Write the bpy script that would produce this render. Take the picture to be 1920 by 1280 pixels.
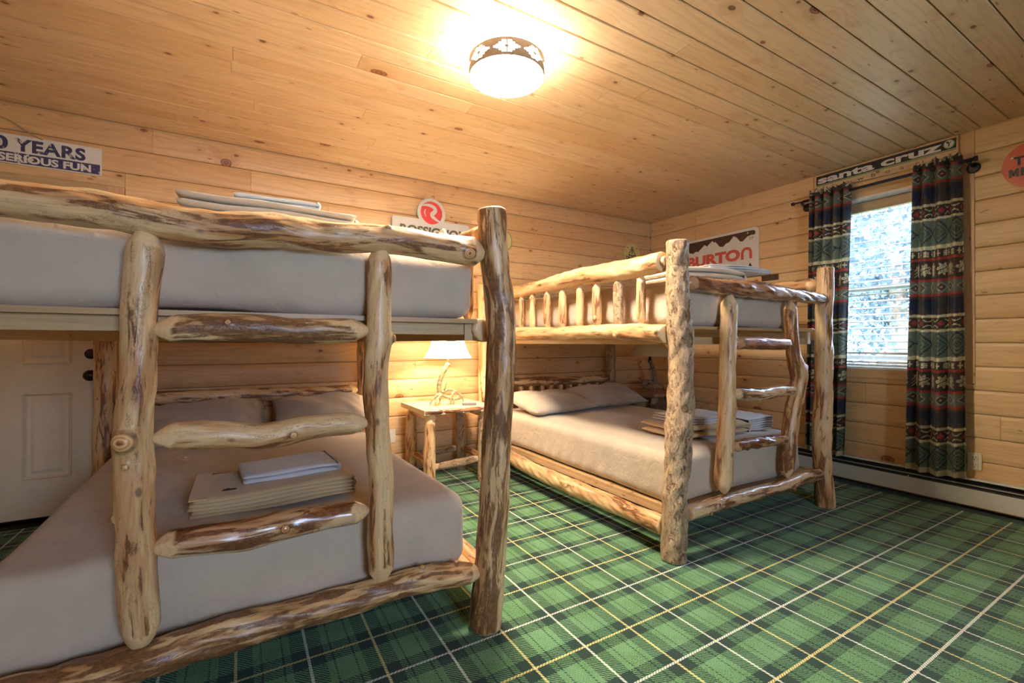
import bpy, bmesh, math, random
import numpy as np
from mathutils import Matrix, Vector

random.seed(7)
SC = bpy.context.scene
COL = SC.collection
for o in list(bpy.data.objects):
    bpy.data.objects.remove(o)

# ------------------------------------------------------------------ camera, world, light, exposure
HC = 1.066                                   # eye height
XR, YB, ZC = 4.056, 3.70, 2.44               # right wall, back wall, ceiling
XL, YF = -1.95, -2.30                        # left wall, front wall
cd = bpy.data.cameras.new('camera'); cam = bpy.data.objects.new('camera', cd); COL.objects.link(cam)
cd.sensor_width = 36; cd.lens = 36*855.885/1920; cd.clip_start = 0.05
r2 = Vector((0.86000, -0.51029, 0.00077)); u2 = Vector((-0.00247, -0.00266, 0.99999)); f2 = Vector((0.51028, 0.86000, 0.00354))
cam.matrix_world = Matrix(((r2.x, u2.x, -f2.x, 0), (r2.y, u2.y, -f2.y, 0), (r2.z, u2.z, -f2.z, HC), (0, 0, 0, 1)))
SC.camera = cam
SC.view_settings.view_transform = 'Standard'
SC.view_settings.look = 'None'
SC.view_settings.gamma = 1.0
SC.view_settings.use_curve_mapping = False
SC.view_settings.exposure = 2.72

CEIL_EMIT = 46.0      # diffuser of the ceiling light
LAMP_W = 4.0         # bulb of the lit table lamp
SKY = 6.0
w = bpy.data.worlds.new('sky'); SC.world = w; w.use_nodes = True
bg = w.node_tree.nodes['Background']
bg.inputs[0].default_value = (0.60, 0.74, 1.0, 1); bg.inputs[1].default_value = SKY
pl = bpy.data.lights.new('window_daylight', 'AREA'); pl.shape = 'RECTANGLE'; pl.size = 1.0; pl.size_y = 1.4
pl.cycles.is_portal = True
plo = bpy.data.objects.new('window_daylight', pl); COL.objects.link(plo)
plo.location = (XR+0.28, 1.54, 1.52); plo.rotation_euler = (0, math.radians(90), 0)
# added window, unseen in the wall behind the camera, for fill daylight
pl2 = bpy.data.lights.new('added_window_daylight', 'AREA'); pl2.shape = 'RECTANGLE'; pl2.size = 1.0; pl2.size_y = 1.2
pl2.cycles.is_portal = True
plo2 = bpy.data.objects.new('added_window_daylight', pl2); COL.objects.link(plo2)
plo2.location = (.65, YF-.20, 1.50); plo2.rotation_euler = (math.radians(90), 0, 0)

# ------------------------------------------------------------------ helpers
def link(o, parent=None):
    COL.objects.link(o)
    if parent is not None:
        o.parent = parent
        o.matrix_parent_inverse = Matrix.Translation(-root_loc(parent))
    return o

def root_loc(p):
    v = Vector((0, 0, 0)); q = p
    while q is not None:
        v += q.location if q.parent is None else Vector((0, 0, 0))
        q = q.parent
    return v if p.parent is None else Vector((0, 0, 0)) 

def tag(o, label=None, cat=None, group=None, kind=None):
    if label: o['label'] = label
    if cat: o['category'] = cat
    if group: o['group'] = group
    if kind: o['kind'] = kind
    return o

def thing(name, loc, label, cat, group=None):
    o = bpy.data.objects.new(name, None); o.location = loc; o.empty_display_size = .1
    COL.objects.link(o); return tag(o, label, cat, group)

def mesh(name, verts, faces, mat, parent=None, smooth=False):
    me = bpy.data.meshes.new(name); me.from_pydata([tuple(map(float, v)) for v in verts], [], faces)
    me.update()
    if smooth: me.shade_smooth()
    if mat: me.materials.append(mat)
    return link(bpy.data.objects.new(name, me), parent)

def bm_obj(name, bm, mat, parent=None, smooth=False):
    me = bpy.data.meshes.new(name); bm.to_mesh(me); bm.free()
    if smooth: me.shade_smooth()
    if mat: me.materials.append(mat)
    return link(bpy.data.objects.new(name, me), parent)

def add_box(bm, x0, x1, y0, y1, z0, z1, bev=0.0):
    vs = [bm.verts.new(v) for v in ((x0,y0,z0),(x1,y0,z0),(x1,y1,z0),(x0,y1,z0),(x0,y0,z1),(x1,y0,z1),(x1,y1,z1),(x0,y1,z1))]
    fs = [bm.faces.new([vs[i] for i in f]) for f in ((3,2,1,0),(4,5,6,7),(0,1,5,4),(1,2,6,5),(2,3,7,6),(3,0,4,7))]
    if bev > 0:
        es = {e for f in fs for e in f.edges}
        bmesh.ops.bevel(bm, geom=list(es), offset=bev, segments=2, affect='EDGES', profile=.6)

def box(name, x0, x1, y0, y1, z0, z1, mat, parent=None, bev=0.0):
    bm = bmesh.new(); add_box(bm, x0, x1, y0, y1, z0, z1, bev)
    return bm_obj(name, bm, mat, parent)

def lathe_mesh(prof, n=32, centre=(0,0,0)):
    vs, fs = [], []
    for r, z in prof:
        for k in range(n):
            a = 2*math.pi*k/n
            vs.append((centre[0]+r*math.cos(a), centre[1]+r*math.sin(a), centre[2]+z))
    for i in range(len(prof)-1):
        for k in range(n):
            fs.append((i*n+k, i*n+(k+1) % n, (i+1)*n+(k+1) % n, (i+1)*n+k))
    return vs, fs

def lathe(name, prof, centre, mat, parent=None, n=32, smooth=True):
    vs, fs = lathe_mesh(prof, n, centre)
    if prof[0][0] < 1e-4 or prof[-1][0] < 1e-4: pass
    return mesh(name, vs, fs, mat, parent, smooth)

def sweep(name, pts, mat, parent=None, n=8, smooth=True, caps=True):
    """tube along (x,y,z,r) points"""
    P = np.array(pts, float); m = len(P)
    T = np.gradient(P[:, :3], axis=0); T /= np.linalg.norm(T, axis=1)[:, None]+1e-9
    ref = np.array([0, 0, 1.0]) if abs(T[:, 2]).mean() < .8 else np.array([1.0, 0, 0])
    vs, fs = [], []
    for i in range(m):
        a = np.cross(T[i], ref); a /= np.linalg.norm(a); b = np.cross(a, T[i])
        for k in range(n):
            t = 2*math.pi*k/n
            vs.append(P[i, :3]+P[i, 3]*(math.cos(t)*a+math.sin(t)*b))
    for i in range(m-1):
        for k in range(n):
            fs.append((i*n+k, i*n+(k+1) % n, (i+1)*n+(k+1) % n, (i+1)*n+k))
    if caps:
        fs.append(tuple(range(n))[::-1]); fs.append(tuple((m-1)*n+k for k in range(n)))
    return mesh(name, vs, fs, mat, parent, smooth)

def curve_pts(pts, m=24):
    P = np.array(pts, float); d = np.r_[0, np.cumsum(np.linalg.norm(np.diff(P[:, :3], axis=0), axis=1))]
    s = np.linspace(0, d[-1], m); Q = np.stack([np.interp(s, d, P[:, i]) for i in range(P.shape[1])], 1)
    for _ in range(3): Q[1:-1] = .25*Q[:-2]+.5*Q[1:-1]+.25*Q[2:]
    return Q

def text_obj(name, s, size, mat, parent, origin, right, up, xscale=1.0, bold=0.0, depth=0.0015, align='LEFT', spacing=1.0, shear=0.0, fit=None):
    """flat raised lettering: origin, unit right and unit up vectors in the world"""
    cu = bpy.data.curves.new(name, 'FONT'); cu.body = s; cu.size = size; cu.align_x = align
    cu.offset = bold; cu.extrude = depth; cu.space_character = spacing; cu.shear = shear; cu.resolution_u = 4
    o = bpy.data.objects.new(name, cu); COL.objects.link(o)
    dg = bpy.context.evaluated_depsgraph_get(); me = bpy.data.meshes.new_from_object(o.evaluated_get(dg))
    bpy.data.objects.remove(o)
    R = Vector(right); U = Vector(up); N = R.cross(U)
    O = Vector(origin)
    if fit:      # scale the outline to a measured width and height, origin = lower left corner
        xs_ = [v.co.x for v in me.vertices]; ys_ = [v.co.y for v in me.vertices]
        fx = fit[0]/(max(xs_)-min(xs_)); fy = fit[1]/(max(ys_)-min(ys_)); x0_, y0_ = min(xs_), min(ys_)
        for v in me.vertices: v.co.x = (v.co.x-x0_)*fx; v.co.y = (v.co.y-y0_)*fy
        xscale = 1.0
    for v in me.vertices:
        v.co = O + R*(v.co.x*xscale) + U*v.co.y + N*v.co.z
    me.materials.clear(); me.materials.append(mat)
    return link(bpy.data.objects.new(name, me), parent)

def prism(name, poly, mat, parent, origin, right, up, d0, d1):
    """extruded 2-D outline"""
    R = Vector(right); U = Vector(up); N = R.cross(U); O = Vector(origin)
    bm = bmesh.new()
    a = [bm.verts.new(O+R*x+U*y+N*d0) for x, y in poly]; b = [bm.verts.new(O+R*x+U*y+N*d1) for x, y in poly]
    n = len(poly)
    bm.faces.new(a[::-1]); bm.faces.new(b)
    for i in range(n): bm.faces.new((a[i], a[(i+1) % n], b[(i+1) % n], b[i]))
    bmesh.ops.recalc_face_normals(bm, faces=bm.faces)
    return bm_obj(name, bm, mat, parent)

def rrect(x0, x1, y0, y1, r, n=6):
    out = []
    for cx, cy, a0 in ((x1-r, y1-r, 0), (x0+r, y1-r, 90), (x0+r, y0+r, 180), (x1-r, y0+r, 270)):
        for k in range(n+1):
            a = math.radians(a0+90*k/n); out.append((cx+r*math.cos(a), cy+r*math.sin(a)))
    return out

def disc(cx, cy, r, n=40): return [(cx+r*math.cos(2*math.pi*k/n), cy+r*math.sin(2*math.pi*k/n)) for k in range(n)]

# ------------------------------------------------------------------ shader helpers
class NT:
    def __init__(s, name):
        s.m = bpy.data.materials.new(name); s.m.use_nodes = True; s.t = s.m.node_tree; s.t.nodes.clear()
        s.out = s.t.nodes.new('ShaderNodeOutputMaterial')
    def n(s, typ, **kw):
        nd = s.t.nodes.new(typ)
        for k, v in kw.items(): setattr(nd, k, v)
        return nd
    def put(s, sock, v):
        if isinstance(v, bpy.types.NodeSocket): s.t.links.new(v, sock)
        elif v is not None:
            if isinstance(v, (tuple, list)) and len(v) == 3 and sock.type == 'RGBA': v = (*v, 1)
            sock.default_value = v
    def math(s, op, a, b=0.0, c=0.0, clamp=False):
        nd = s.n('ShaderNodeMath', operation=op, use_clamp=clamp)
        s.put(nd.inputs[0], a); s.put(nd.inputs[1], b); s.put(nd.inputs[2], c); return nd.outputs[0]
    def mix(s, f, a, b, mode='MIX'):
        nd = s.n('ShaderNodeMix', data_type='RGBA', blend_type=mode)
        s.put(nd.inputs[0], f); s.put(nd.inputs[6], a); s.put(nd.inputs[7], b); return nd.outputs[2]
    def step(s, x, a, b):
        nd = s.n('ShaderNodeMapRange', interpolation_type='SMOOTHSTEP')
        s.put(nd.inputs[0], x); nd.inputs[1].default_value = a; nd.inputs[2].default_value = b
        return nd.outputs[0]
    def comb(s, x, y, z):
        nd = s.n('ShaderNodeCombineXYZ'); s.put(nd.inputs[0], x); s.put(nd.inputs[1], y); s.put(nd.inputs[2], z); return nd.outputs[0]
    def sep(s, v):
        nd = s.n('ShaderNodeSeparateXYZ'); s.put(nd.inputs[0], v); return nd.outputs
    def noise(s, v, scale=1.0, detail=2.0, rough=.5, dist=0.0):
        nd = s.n('ShaderNodeTexNoise'); s.put(nd.inputs['Vector'], v); nd.inputs['Scale'].default_value = scale
        nd.inputs['Detail'].default_value = detail; nd.inputs['Roughness'].default_value = rough
        nd.inputs['Distortion'].default_value = dist; return nd.outputs[0]
    def vor(s, v, scale=1.0, rand=1.0, feature='F1'):
        nd = s.n('ShaderNodeTexVoronoi', feature=feature); s.put(nd.inputs['Vector'], v)
        nd.inputs['Scale'].default_value = scale; nd.inputs['Randomness'].default_value = rand; return nd.outputs
    def attr(s, name):
        return s.n('ShaderNodeAttribute', attribute_name=name).outputs
    def bump(s, h, strength=.3, dist=.002):
        nd = s.n('ShaderNodeBump'); s.put(nd.inputs['Height'], h); nd.inputs['Strength'].default_value = strength
        nd.inputs['Distance'].default_value = dist; return nd.outputs[0]
    def bsdf(s, col, rough=.5, normal=None, spec=.5, metal=0.0, emit=None, estr=0.0, coat=0.0, sheen=0.0):
        b = s.n('ShaderNodeBsdfPrincipled'); s.put(b.inputs['Base Color'], col); s.put(b.inputs['Roughness'], rough)
        b.inputs['Specular IOR Level'].default_value = spec; b.inputs['Metallic'].default_value = metal
        if normal is not None: s.put(b.inputs['Normal'], normal)
        if coat: b.inputs['Coat Weight'].default_value = coat; b.inputs['Coat Roughness'].default_value = .22
        if sheen: b.inputs['Sheen Weight'].default_value = sheen
        if emit: b.inputs['Emission Color'].default_value = (*emit, 1); b.inputs['Emission Strength'].default_value = estr
        s.t.links.new(b.outputs[0], s.out.inputs[0]); return b

def plain(name, col, rough=.5, metal=0.0, spec=.5, emit=None, estr=0.0, var=.06):
    t = NT(name); g = t.n('ShaderNodeNewGeometry')
    nz = t.noise(g.outputs['Position'], 35, 3)
    c = t.mix(t.step(nz, .3, .7), tuple(x*(1-var) for x in col), tuple(min(1, x*(1+var)) for x in col))
    t.bsdf(c, rough, metal=metal, spec=spec, emit=emit, estr=estr); return t.m

def pine(name, axis, light, dark, knotc=(.16, .055, .018), kscale=5.2, kthr=.50, rough=.42, tint=.5):
    """knotty pine board; grain runs along axis 'x','y' or 'z'; each board shifts its own figure"""
    t = NT(name); g = t.n('ShaderNodeNewGeometry'); P = t.sep(g.outputs['Position'])
    rnd = t.n('ShaderNodeObjectInfo').outputs['Random']
    if axis == 'x': al, ac = P[0], t.math('ADD', P[1], P[2])
    elif axis == 'y': al, ac = P[1], t.math('ADD', P[2], P[0])
    else: al, ac = P[2], t.math('ADD', P[0], P[1])
    al = t.math('ADD', al, t.math('MULTIPLY', rnd, 41.0)); zz = t.math('MULTIPLY', rnd, 17.0)
    kv = t.comb(t.math('MULTIPLY', al, .62), t.math('MULTIPLY', ac, 1.0), 0.0)
    vo = t.vor(kv, kscale, 1.0); kd = vo[0]; kc = t.sep(vo[1])
    on = t.math('GREATER_THAN', kc[0], kthr)
    size = t.math('MULTIPLY_ADD', kc[1], .075, .035)
    rel = t.math('DIVIDE', kd, size)                       # 1 = knot edge
    knot = t.math('MULTIPLY', t.math('SUBTRACT', 1.0, t.step(rel, .75, 1.1)), on)
    halo = t.math('MULTIPLY', t.math('SUBTRACT', 1.0, t.step(rel, .9, 3.6)), on)
    # grain: across coordinate pushed aside around the knots
    push = t.math('MULTIPLY', halo, .055)
    acg = t.math('ADD', ac, push)
    low = t.noise(t.comb(t.math('MULTIPLY', al, .9), t.math('MULTIPLY', acg, 5.0), zz), 1.0, 3, .55)
    rings = t.math('SINE', t.math('ADD', t.math('MULTIPLY', acg, 150.0), t.math('MULTIPLY', low, 46.0)))
    fine = t.noise(t.comb(t.math('MULTIPLY', al, 3.0), t.math('MULTIPLY', acg, 190.0), zz), 1.0, 4, .6)
    streak = t.noise(t.comb(t.math('MULTIPLY', al, 1.6), t.math('MULTIPLY', acg, 30.0), zz), 1.0, 2, .5)
    base = t.mix(t.math('MULTIPLY', t.math('ADD', rnd, low), .5), light, dark)
    c = t.mix(t.math('MULTIPLY', t.step(rings, .1, 1.0), .22), base, tuple(x*.72 for x in dark))
    c = t.mix(t.math('MULTIPLY', t.step(fine, .45, .8), .30), c, tuple(x*.60 for x in dark))
    c = t.mix(t.math('MULTIPLY', t.step(streak, .58, .80), .32), c, tuple(x*.62 for x in dark))
    c = t.mix(t.math('MULTIPLY', halo, .38), c, (dark[0]*.72, dark[1]*.50, dark[2]*.38))
    kring = t.math('SINE', t.math('MULTIPLY', rel, 11.0))
    kcol = t.mix(t.step(kring, -.2, .8), knotc, tuple(min(1, x*2.6) for x in knotc))
    c = t.mix(t.math('MULTIPLY', knot, .92), c, kcol)
    c = t.mix(t.math('MULTIPLY', t.math('MULTIPLY', t.step(rel, .72, .95), t.math('SUBTRACT', 1.0, t.step(rel, 1.0, 1.25))), t.math('MULTIPLY', on, .7)), c, tuple(x*.5 for x in knotc))
    # resin flecks
    fl = t.vor(t.comb(t.math('MULTIPLY', al, 7.0), t.math('MULTIPLY', ac, 26.0), zz), 1.0, 1.0)
    fk = t.math('MULTIPLY', t.math('SUBTRACT', 1.0, t.step(fl[0], .06, .15)), t.math('GREATER_THAN', t.sep(fl[1])[0], .72))
    c = t.mix(t.math('MULTIPLY', fk, .75), c, (dark[0]*.40, dark[1]*.22, dark[2]*.15))
    k2 = t.vor(t.comb(t.math('MULTIPLY', al, 5.5), t.math('MULTIPLY', ac, 9.0), zz), 1.0, 1.0); k2c = t.sep(k2[1])
    sm = t.math('MULTIPLY', t.math('SUBTRACT', 1.0, t.step(k2[0], .055, .11)), t.math('GREATER_THAN', k2c[0], .34))
    sh = t.math('MULTIPLY', t.math('SUBTRACT', 1.0, t.step(k2[0], .06, .30)), t.math('GREATER_THAN', k2c[0], .34))
    c = t.mix(t.math('MULTIPLY', sh, .30), c, (dark[0]*.62, dark[1]*.42, dark[2]*.30))
    c = t.mix(t.math('MULTIPLY', sm, .85), c, knotc)
    smear = t.noise(t.comb(t.math('MULTIPLY', al, 5.0), t.math('MULTIPLY', ac, 12.0), zz), 1.0, 3, .6, 1.2)
    c = t.mix(t.math('MULTIPLY', t.step(smear, .60, .70), .28), c, (dark[0]*.70, dark[1]*.50, dark[2]*.38))
    h = t.math('SUBTRACT', t.math('MULTIPLY', fine, .4), t.math('MULTIPLY', knot, .6))
    t.bsdf(c, rough, t.bump(h, .22, .001), spec=.4)
    return t.m

M = {}
M['ceil'] = pine('pine_ceiling', 'x', (.83, .635, .41), (.70, .47, .25), kthr=.30, kscale=4.6)
M['wall_x'] = pine('pine_wall_back', 'x', (.79, .54, .28), (.64, .355, .15), kthr=.48, kscale=4.6)
M['wall_y'] = pine('pine_wall_side', 'y', (.81, .57, .30), (.67, .40, .175), kthr=.46, kscale=4.2)
M['trim_z'] = pine('pine_trim', 'z', (.74, .46, .24), (.62, .34, .16), kthr=.45, kscale=7)
M['plank_x'] = pine('pine_plank_x', 'x', (.60, .42, .22), (.46, .29, .13), kthr=.6)
M['plank_y'] = pine('pine_plank_y', 'y', (.64, .46, .26), (.50, .33, .16), kthr=.6)
M['gap'] = plain('dark_gap', (.09, .04, .018), .9)
M['white'] = plain('white_vinyl', (.80, .80, .78), .35)
M['door'] = plain('cream_door_paint', (.76, .61, .41), .45, var=.02)
M['bronze'] = plain('dark_bronze', (.055, .04, .03), .35, metal=.8)
M['black'] = plain('black_iron', (.015, .015, .016), .45)
M['heater'] = plain('cream_heater_enamel', (.62, .59, .50), .4, var=.02)
M['slot'] = plain('dark_slot', (.03, .028, .025), .6)
M['rail_metal'] = plain('grey_rail', (.45, .43, .40), .35, metal=.4)
M['outlet'] = plain('ivory_plastic', (.72, .62, .44), .4, var=.02)
M['slat'] = plain('white_blind', (.78, .78, .76), .4, var=.02)
M['nickel'] = plain('brushed_nickel', (.42, .40, .36), .4, metal=.7)
M['cable'] = plain('tan_cord', (.40, .30, .18), .8)
M['wcable'] = plain('white_cable', (.70, .62, .50), .6)

# ------------------------------------------------------------------ room shell
STRUCT = dict(kind='structure')
_bm_cache = {}
def board_profile(style, pitch):
    g = .0012
    if style == 'log':      # log-cabin siding: full flat face easing to shadow grooves
        return [(g, .013), (g+.001, .0075), (.010, .0035), (.030, .0008), (pitch*.55, 0.0), (pitch-.022, .0008), (pitch-.008, .0035), (pitch-g, .008), (pitch-g, .013)]
    if style == 'logb':
        return [(g, .020), (g+.001, .013), (.012, .0075), (.038, .0022), (pitch*.55, 0.0), (pitch-.030, .0020), (pitch-.010, .0065), (pitch-g, .013), (pitch-g, .020)]
    g = .0018
    return [(g, .012), (g, .0045), (.0062, 0.0), (pitch-.0062, 0.0), (pitch-g, .0045), (pitch-g, .012)]

def board_mesh(style, pitch, mat, L):
    key = (style, round(pitch, 4), mat, round(L, 3))
    if key in _bm_cache: return _bm_cache[key]
    pr = board_profile(style, pitch); n = len(pr); vs = []; fs = []
    for x in (0.0, L):
        for h, d in pr: vs.append((x, h, d))
    for i in range(n-1): fs.append((i, i+1, n+i+1, n+i))
    fs.append(tuple(range(n))[::-1]); fs.append(tuple(range(n, 2*n)))
    me = bpy.data.meshes.new('board'); me.from_pydata(vs, [], fs); me.update()
    me.materials.append(M[mat]); _bm_cache[key] = me
    return me

def board(parent, origin, along, up, inward, L, pitch, style, mat):
    """local x -> along, y -> up, z(depth into the wall) -> -inward"""
    o = bpy.data.objects.new('board', board_mesh(style, pitch, mat, L))
    COL.objects.link(o); o.parent = parent
    A = Vector(along); U = Vector(up); D = -Vector(inward)
    o.matrix_local = Matrix(((A.x, U.x, D.x, origin[0]), (A.y, U.y, D.y, origin[1]), (A.z, U.z, D.z, origin[2]), (0, 0, 0, 1)))
    return o

def shell(name, boxes, mat):
    bm = bmesh.new()
    for b in boxes: add_box(bm, *b)
    return tag(bm_obj(name, bm, mat), **STRUCT)

# carpet -------------------------------------------------------------
def carpet():
    t = NT('plaid_carpet'); g = t.n('ShaderNodeNewGeometry'); P = t.sep(g.outputs['Position'])
    SX, SY, OX, OY = .2112, .2150, 1.4657, 1.4666
    wob = t.noise(g.outputs['Position'], 90, 2)
    x = t.math('ADD', P[0], t.math('MULTIPLY', t.math('SUBTRACT', wob, .5), .004))
    y = t.math('ADD', P[1], t.math('MULTIPLY', t.math('SUBTRACT', wob, .5), .004))
    u = t.math('DIVIDE', t.math('SUBTRACT', x, OX), SX); v = t.math('DIVIDE', t.math('SUBTRACT', y, OY), SY)
    fu = t.math('ABSOLUTE', t.math('SUBTRACT', t.math('FRACT', t.math('ADD', u, .5)), .5))   # 0 at a stripe, .5 mid-cell
    fv = t.math('ABSOLUTE', t.math('SUBTRACT', t.math('FRACT', t.math('ADD', v, .5)), .5))
    pu = t.math('GREATER_THAN', t.math('FRACT', t.math('MULTIPLY', t.math('ADD', u, .5), .5)), .5)   # odd stripe = yellow
    pv = t.math('GREATER_THAN', t.math('FRACT', t.math('MULTIPLY', t.math('ADD', v, .5), .5)), .5)
    tw = 2*math.pi/.0125
    s1 = t.math('GREATER_THAN', t.math('SINE', t.math('MULTIPLY', t.math('ADD', x, y), tw)), 0.0)      # twill
    s2 = t.math('GREATER_THAN', t.math('SINE', t.math('MULTIPLY', t.math('SUBTRACT', x, y), tw)), 0.0)
    def yarn(f, wide):
        dark = t.math('LESS_THAN', f, .235)
        thin = t.math('MULTIPLY', t.math('GREATER_THAN', f, .335), t.math('LESS_THAN', f, .365))
        thin2 = t.math('MULTIPLY', t.math('GREATER_THAN', f, .455), t.math('LESS_THAN', f, .47))
        return t.math('MAXIMUM', dark, thin) if wide else dark
    du, dv = yarn(fu, True), yarn(fv, False)
    d = t.math('ADD', t.math('MULTIPLY', du, s1), t.math('MULTIPLY', dv, t.math('SUBTRACT', 1.0, s1)))
    spk = t.noise(g.outputs['Position'], 300, 2, .7)
    spk2 = t.noise(g.outputs['Position'], 7, 2)
    green = t.mix(t.step(spk, .40, .54), (.04, .125, .045), (.19, .375, .165))
    dots = t.vor(g.outputs['Position'], 95, 1.0)
    green = t.mix(t.math('MULTIPLY', t.math('SUBTRACT', 1.0, t.step(dots[0], .12, .26)), .7), green, (.03, .09, .04))
    green = t.mix(t.math('MULTIPLY', t.step(spk2, .4, .62), .35), green, (.22, .42, .24))
    darkc = t.mix(t.step(spk, .40, .72), (.012, .036, .026), (.050, .095, .068))
    green = t.mix(t.math('MULTIPLY', t.math('MULTIPLY', s1, s2), .30), green, (.05, .13, .055))
    c = t.mix(d, green, darkc)
    lw = .021
    lu = t.math('MULTIPLY', t.math('LESS_THAN', fu, lw), t.math('MULTIPLY_ADD', s1, .62, .38)); lv = t.math('MULTIPLY', t.math('LESS_THAN', fv, lw), t.math('MULTIPLY_ADD', s2, .62, .38))
    white, yel = (.80, .80, .68), (.80, .66, .27)
    c = t.mix(lu, c, t.mix(pu, white, yel)); c = t.mix(lv, c, t.mix(pv, white, yel))
    both = t.math('MULTIPLY', t.math('LESS_THAN', fu, lw), t.math('LESS_THAN', fv, lw))
    c = t.mix(both, c, (.72, .62, .42))
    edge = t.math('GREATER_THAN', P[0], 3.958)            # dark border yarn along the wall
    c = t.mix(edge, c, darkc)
    t.bsdf(c, .95, t.bump(t.noise(g.outputs['Position'], 380, 3), .7, .004), spec=.1, sheen=.15)
    return t.m
M['carpet'] = carpet()
shell('floor', [(XL-.1, XR+.1, YF-.1, YB+.1, -.06, 0)], M['carpet'])

# back wall ---------------------------------------------------------
DX0, DX1, DZ1 = -1.650, -0.716, 1.945       # door opening
wb = shell('wall_back', [(XL-.1, DX0, YB+.014, YB+.16, 0, ZC), (DX1, XR+.1, YB+.014, YB+.16, 0, ZC), (DX0, DX1, YB+.014, YB+.16, DZ1, ZC), (DX0-.05, DX1+.05, YB+.08, YB+.16, -.02, DZ1+.02)], M['gap'])
PITCH = .152; zs = [2.286-PITCH*k for k in range(16)]           # groove heights
rows = [(zs[0], ZC+.011)] + [(zs[k+1], zs[k]) for k in range(15)]
rng = random.Random(3)
def spans(a, b, mn=1.1, mx=2.6):
    out = []; p = a
    while b-p > mx: 
        q = p+rng.uniform(mn, mx)
        if b-q < .35: q = b-.6
        out.append((p, q)); p = q
    out.append((p, b)); return out
def wall_rows(parent, place, segs_for_row, style, mat):
    for z0, z1 in rows:
        z0c = max(z0, 0.0)
        for a, b in segs_for_row(z0c, z1):
            place(parent, a+.0008, b-.0008, z0c, z1-z0c, style, mat)
def place_back(parent, a, b, z0, h, style, mat):
    board(parent, (a, YB, z0), (1, 0, 0), (0, 0, 1), (0, -1, 0), b-a, h, style, mat)
def segs_back(z0, z1):
    if z0 < DZ1+.05:
        s = spans(DX1+.088, XR)
        return [(XL, DX0-.088)]+s
    return spans(XL, XR)
wall_rows(wb, place_back, segs_back, 'logb', 'wall_x')
place_back(wb, DX0-.0872, DX1+.0872, DZ1+.087, 2.134-DZ1-.087, 'logb', 'wall_x')
# door trim and door
for nm, b in (('trim_1', (DX1, DX1+.086, YB-.016, YB+.013, 0, DZ1+.086)), ('trim_2', (DX0-.086, DX0, YB-.016, YB+.013, 0, DZ1+.086))):
    tag(box(nm, *b, M['trim_z'], bev=.003), **STRUCT)
tag(box('trim_3', DX0, DX1, YB-.016, YB+.013, DZ1, DZ1+.086, M['plank_x'], bev=.003), **STRUCT)
door = bpy.data.objects.new('door_1', None); door.location = (DX1, YB, 0); COL.objects.link(door); tag(door, **STRUCT)
YD = YB+.012
def door_slab():
    # panels: frame of stiles and rails, sunk field with raised centre
    x0, x1, z0, z1 = DX0+.004, DX1-.004, .045, DZ1-.004
    px = [(-1.515, -1.250), (-1.085, -.872)]; pz = [(.268, .772), (.940, 1.62), (1.73, 1.86)]
    px = [(-1.49, -1.285), (-1.087, -.874)]
    xs = sorted({x0, x1, *[v for p in px for v in p]}); zz = sorted({z0, z1, *[v for p in pz for v in p]})
    bm = bmesh.new()
    for i in range(len(xs)-1):
        for j in range(len(zz)-1):
            a, b, c, d = xs[i], xs[i+1], zz[j], zz[j+1]
            panel = any(abs(p[0]-a) < 1e-6 and abs(p[1]-b) < 1e-6 for p in px) and any(abs(p[0]-c) < 1e-6 and abs(p[1]-d) < 1e-6 for p in pz)
            if not panel:
                add_box(bm, a, b, YD, YD+.04, c, d)
    return bm, px, pz
bm, px, pz = door_slab(); bmesh.ops.remove_doubles(bm, verts=bm.verts, dist=1e-5)
slab = bm_obj('slab', bm, M['door'], door)
for a, b in px:
    for c, d in pz:
        bm = bmesh.new()
        def ring(q, y): return [bm.verts.new(v) for v in ((a+q, y, c+q), (b-q, y, c+q), (b-q, y, d-q), (a+q, y, d-q))]
        R = [ring(0, YD-.002), ring(.006, YD-.006), ring(.012, YD+.002), ring(.018, YD+.009), ring(.034, YD+.009), ring(.050, YD+.001), ring(.052, YD+.001)]
        for p, q in zip(R, R[1:]):
            for k in range(4): bm.faces.new((p[k], p[(k+1) % 4], q[(k+1) % 4], q[k]))
        bm.faces.new(R[-1]); bmesh.ops.recalc_face_normals(bm, faces=bm.faces)
        bm_obj('door_panel', bm, M['door'], door)
def knob(z, r, name, dome):
    prof = [(0.0001, -.001-dome), (r*.55, -dome), (r*.93, -dome*.72), (r, -dome*.45), (r*.8, -dome*.15), (r*.45, 0), (r*.45, .01)]
    vs, fs = lathe_mesh(prof, 28)
    vs = [(-.787+x, YD+zz_, z+y) for x, y, zz_ in vs]
    return mesh(name, vs, fs, M['bronze'], door, True)
knob(.998, .031, 'deadbolt', .022); knob(.868, .034, 'door_knob', .055)
box('threshold', DX0, DX1, YB-.01, YB+.08, 0, .022, M['bronze'], door)

# right wall with the window opening ----------------------------------
WY0, WY1, WZ0, WZ1 = 1.12, 1.92, .885, 2.164
CY0, CY1, CZ0, CZ1 = 1.004, 1.965, .808, 2.29
wr = shell('wall_right', [(XR+.014, XR+.22, YF-.1, WY0, 0, ZC), (XR+.014, XR+.22, WY1, YB+.1, 0, ZC), (XR+.014, XR+.22, WY0, WY1, 0, WZ0), (XR+.014, XR+.22, WY0, WY1, WZ1, ZC)], M['gap'])
def place_right(parent, a, b, z0, h, style, mat):
    board(parent, (XR, b, z0), (0, -1, 0), (0, 0, 1), (-1, 0, 0), b-a, h, style, mat)
def segs_right(z0, z1):
    if z1 > CZ0+.02 and z0 < CZ1-.01:
        if z0 < CZ0-.001 or z1 > CZ1+.001: pass
        return [(YF, CY0)]+spans(CY1, YB, .5, 1.9)
    return spans(YF, YB, .7, 2.0)
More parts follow.
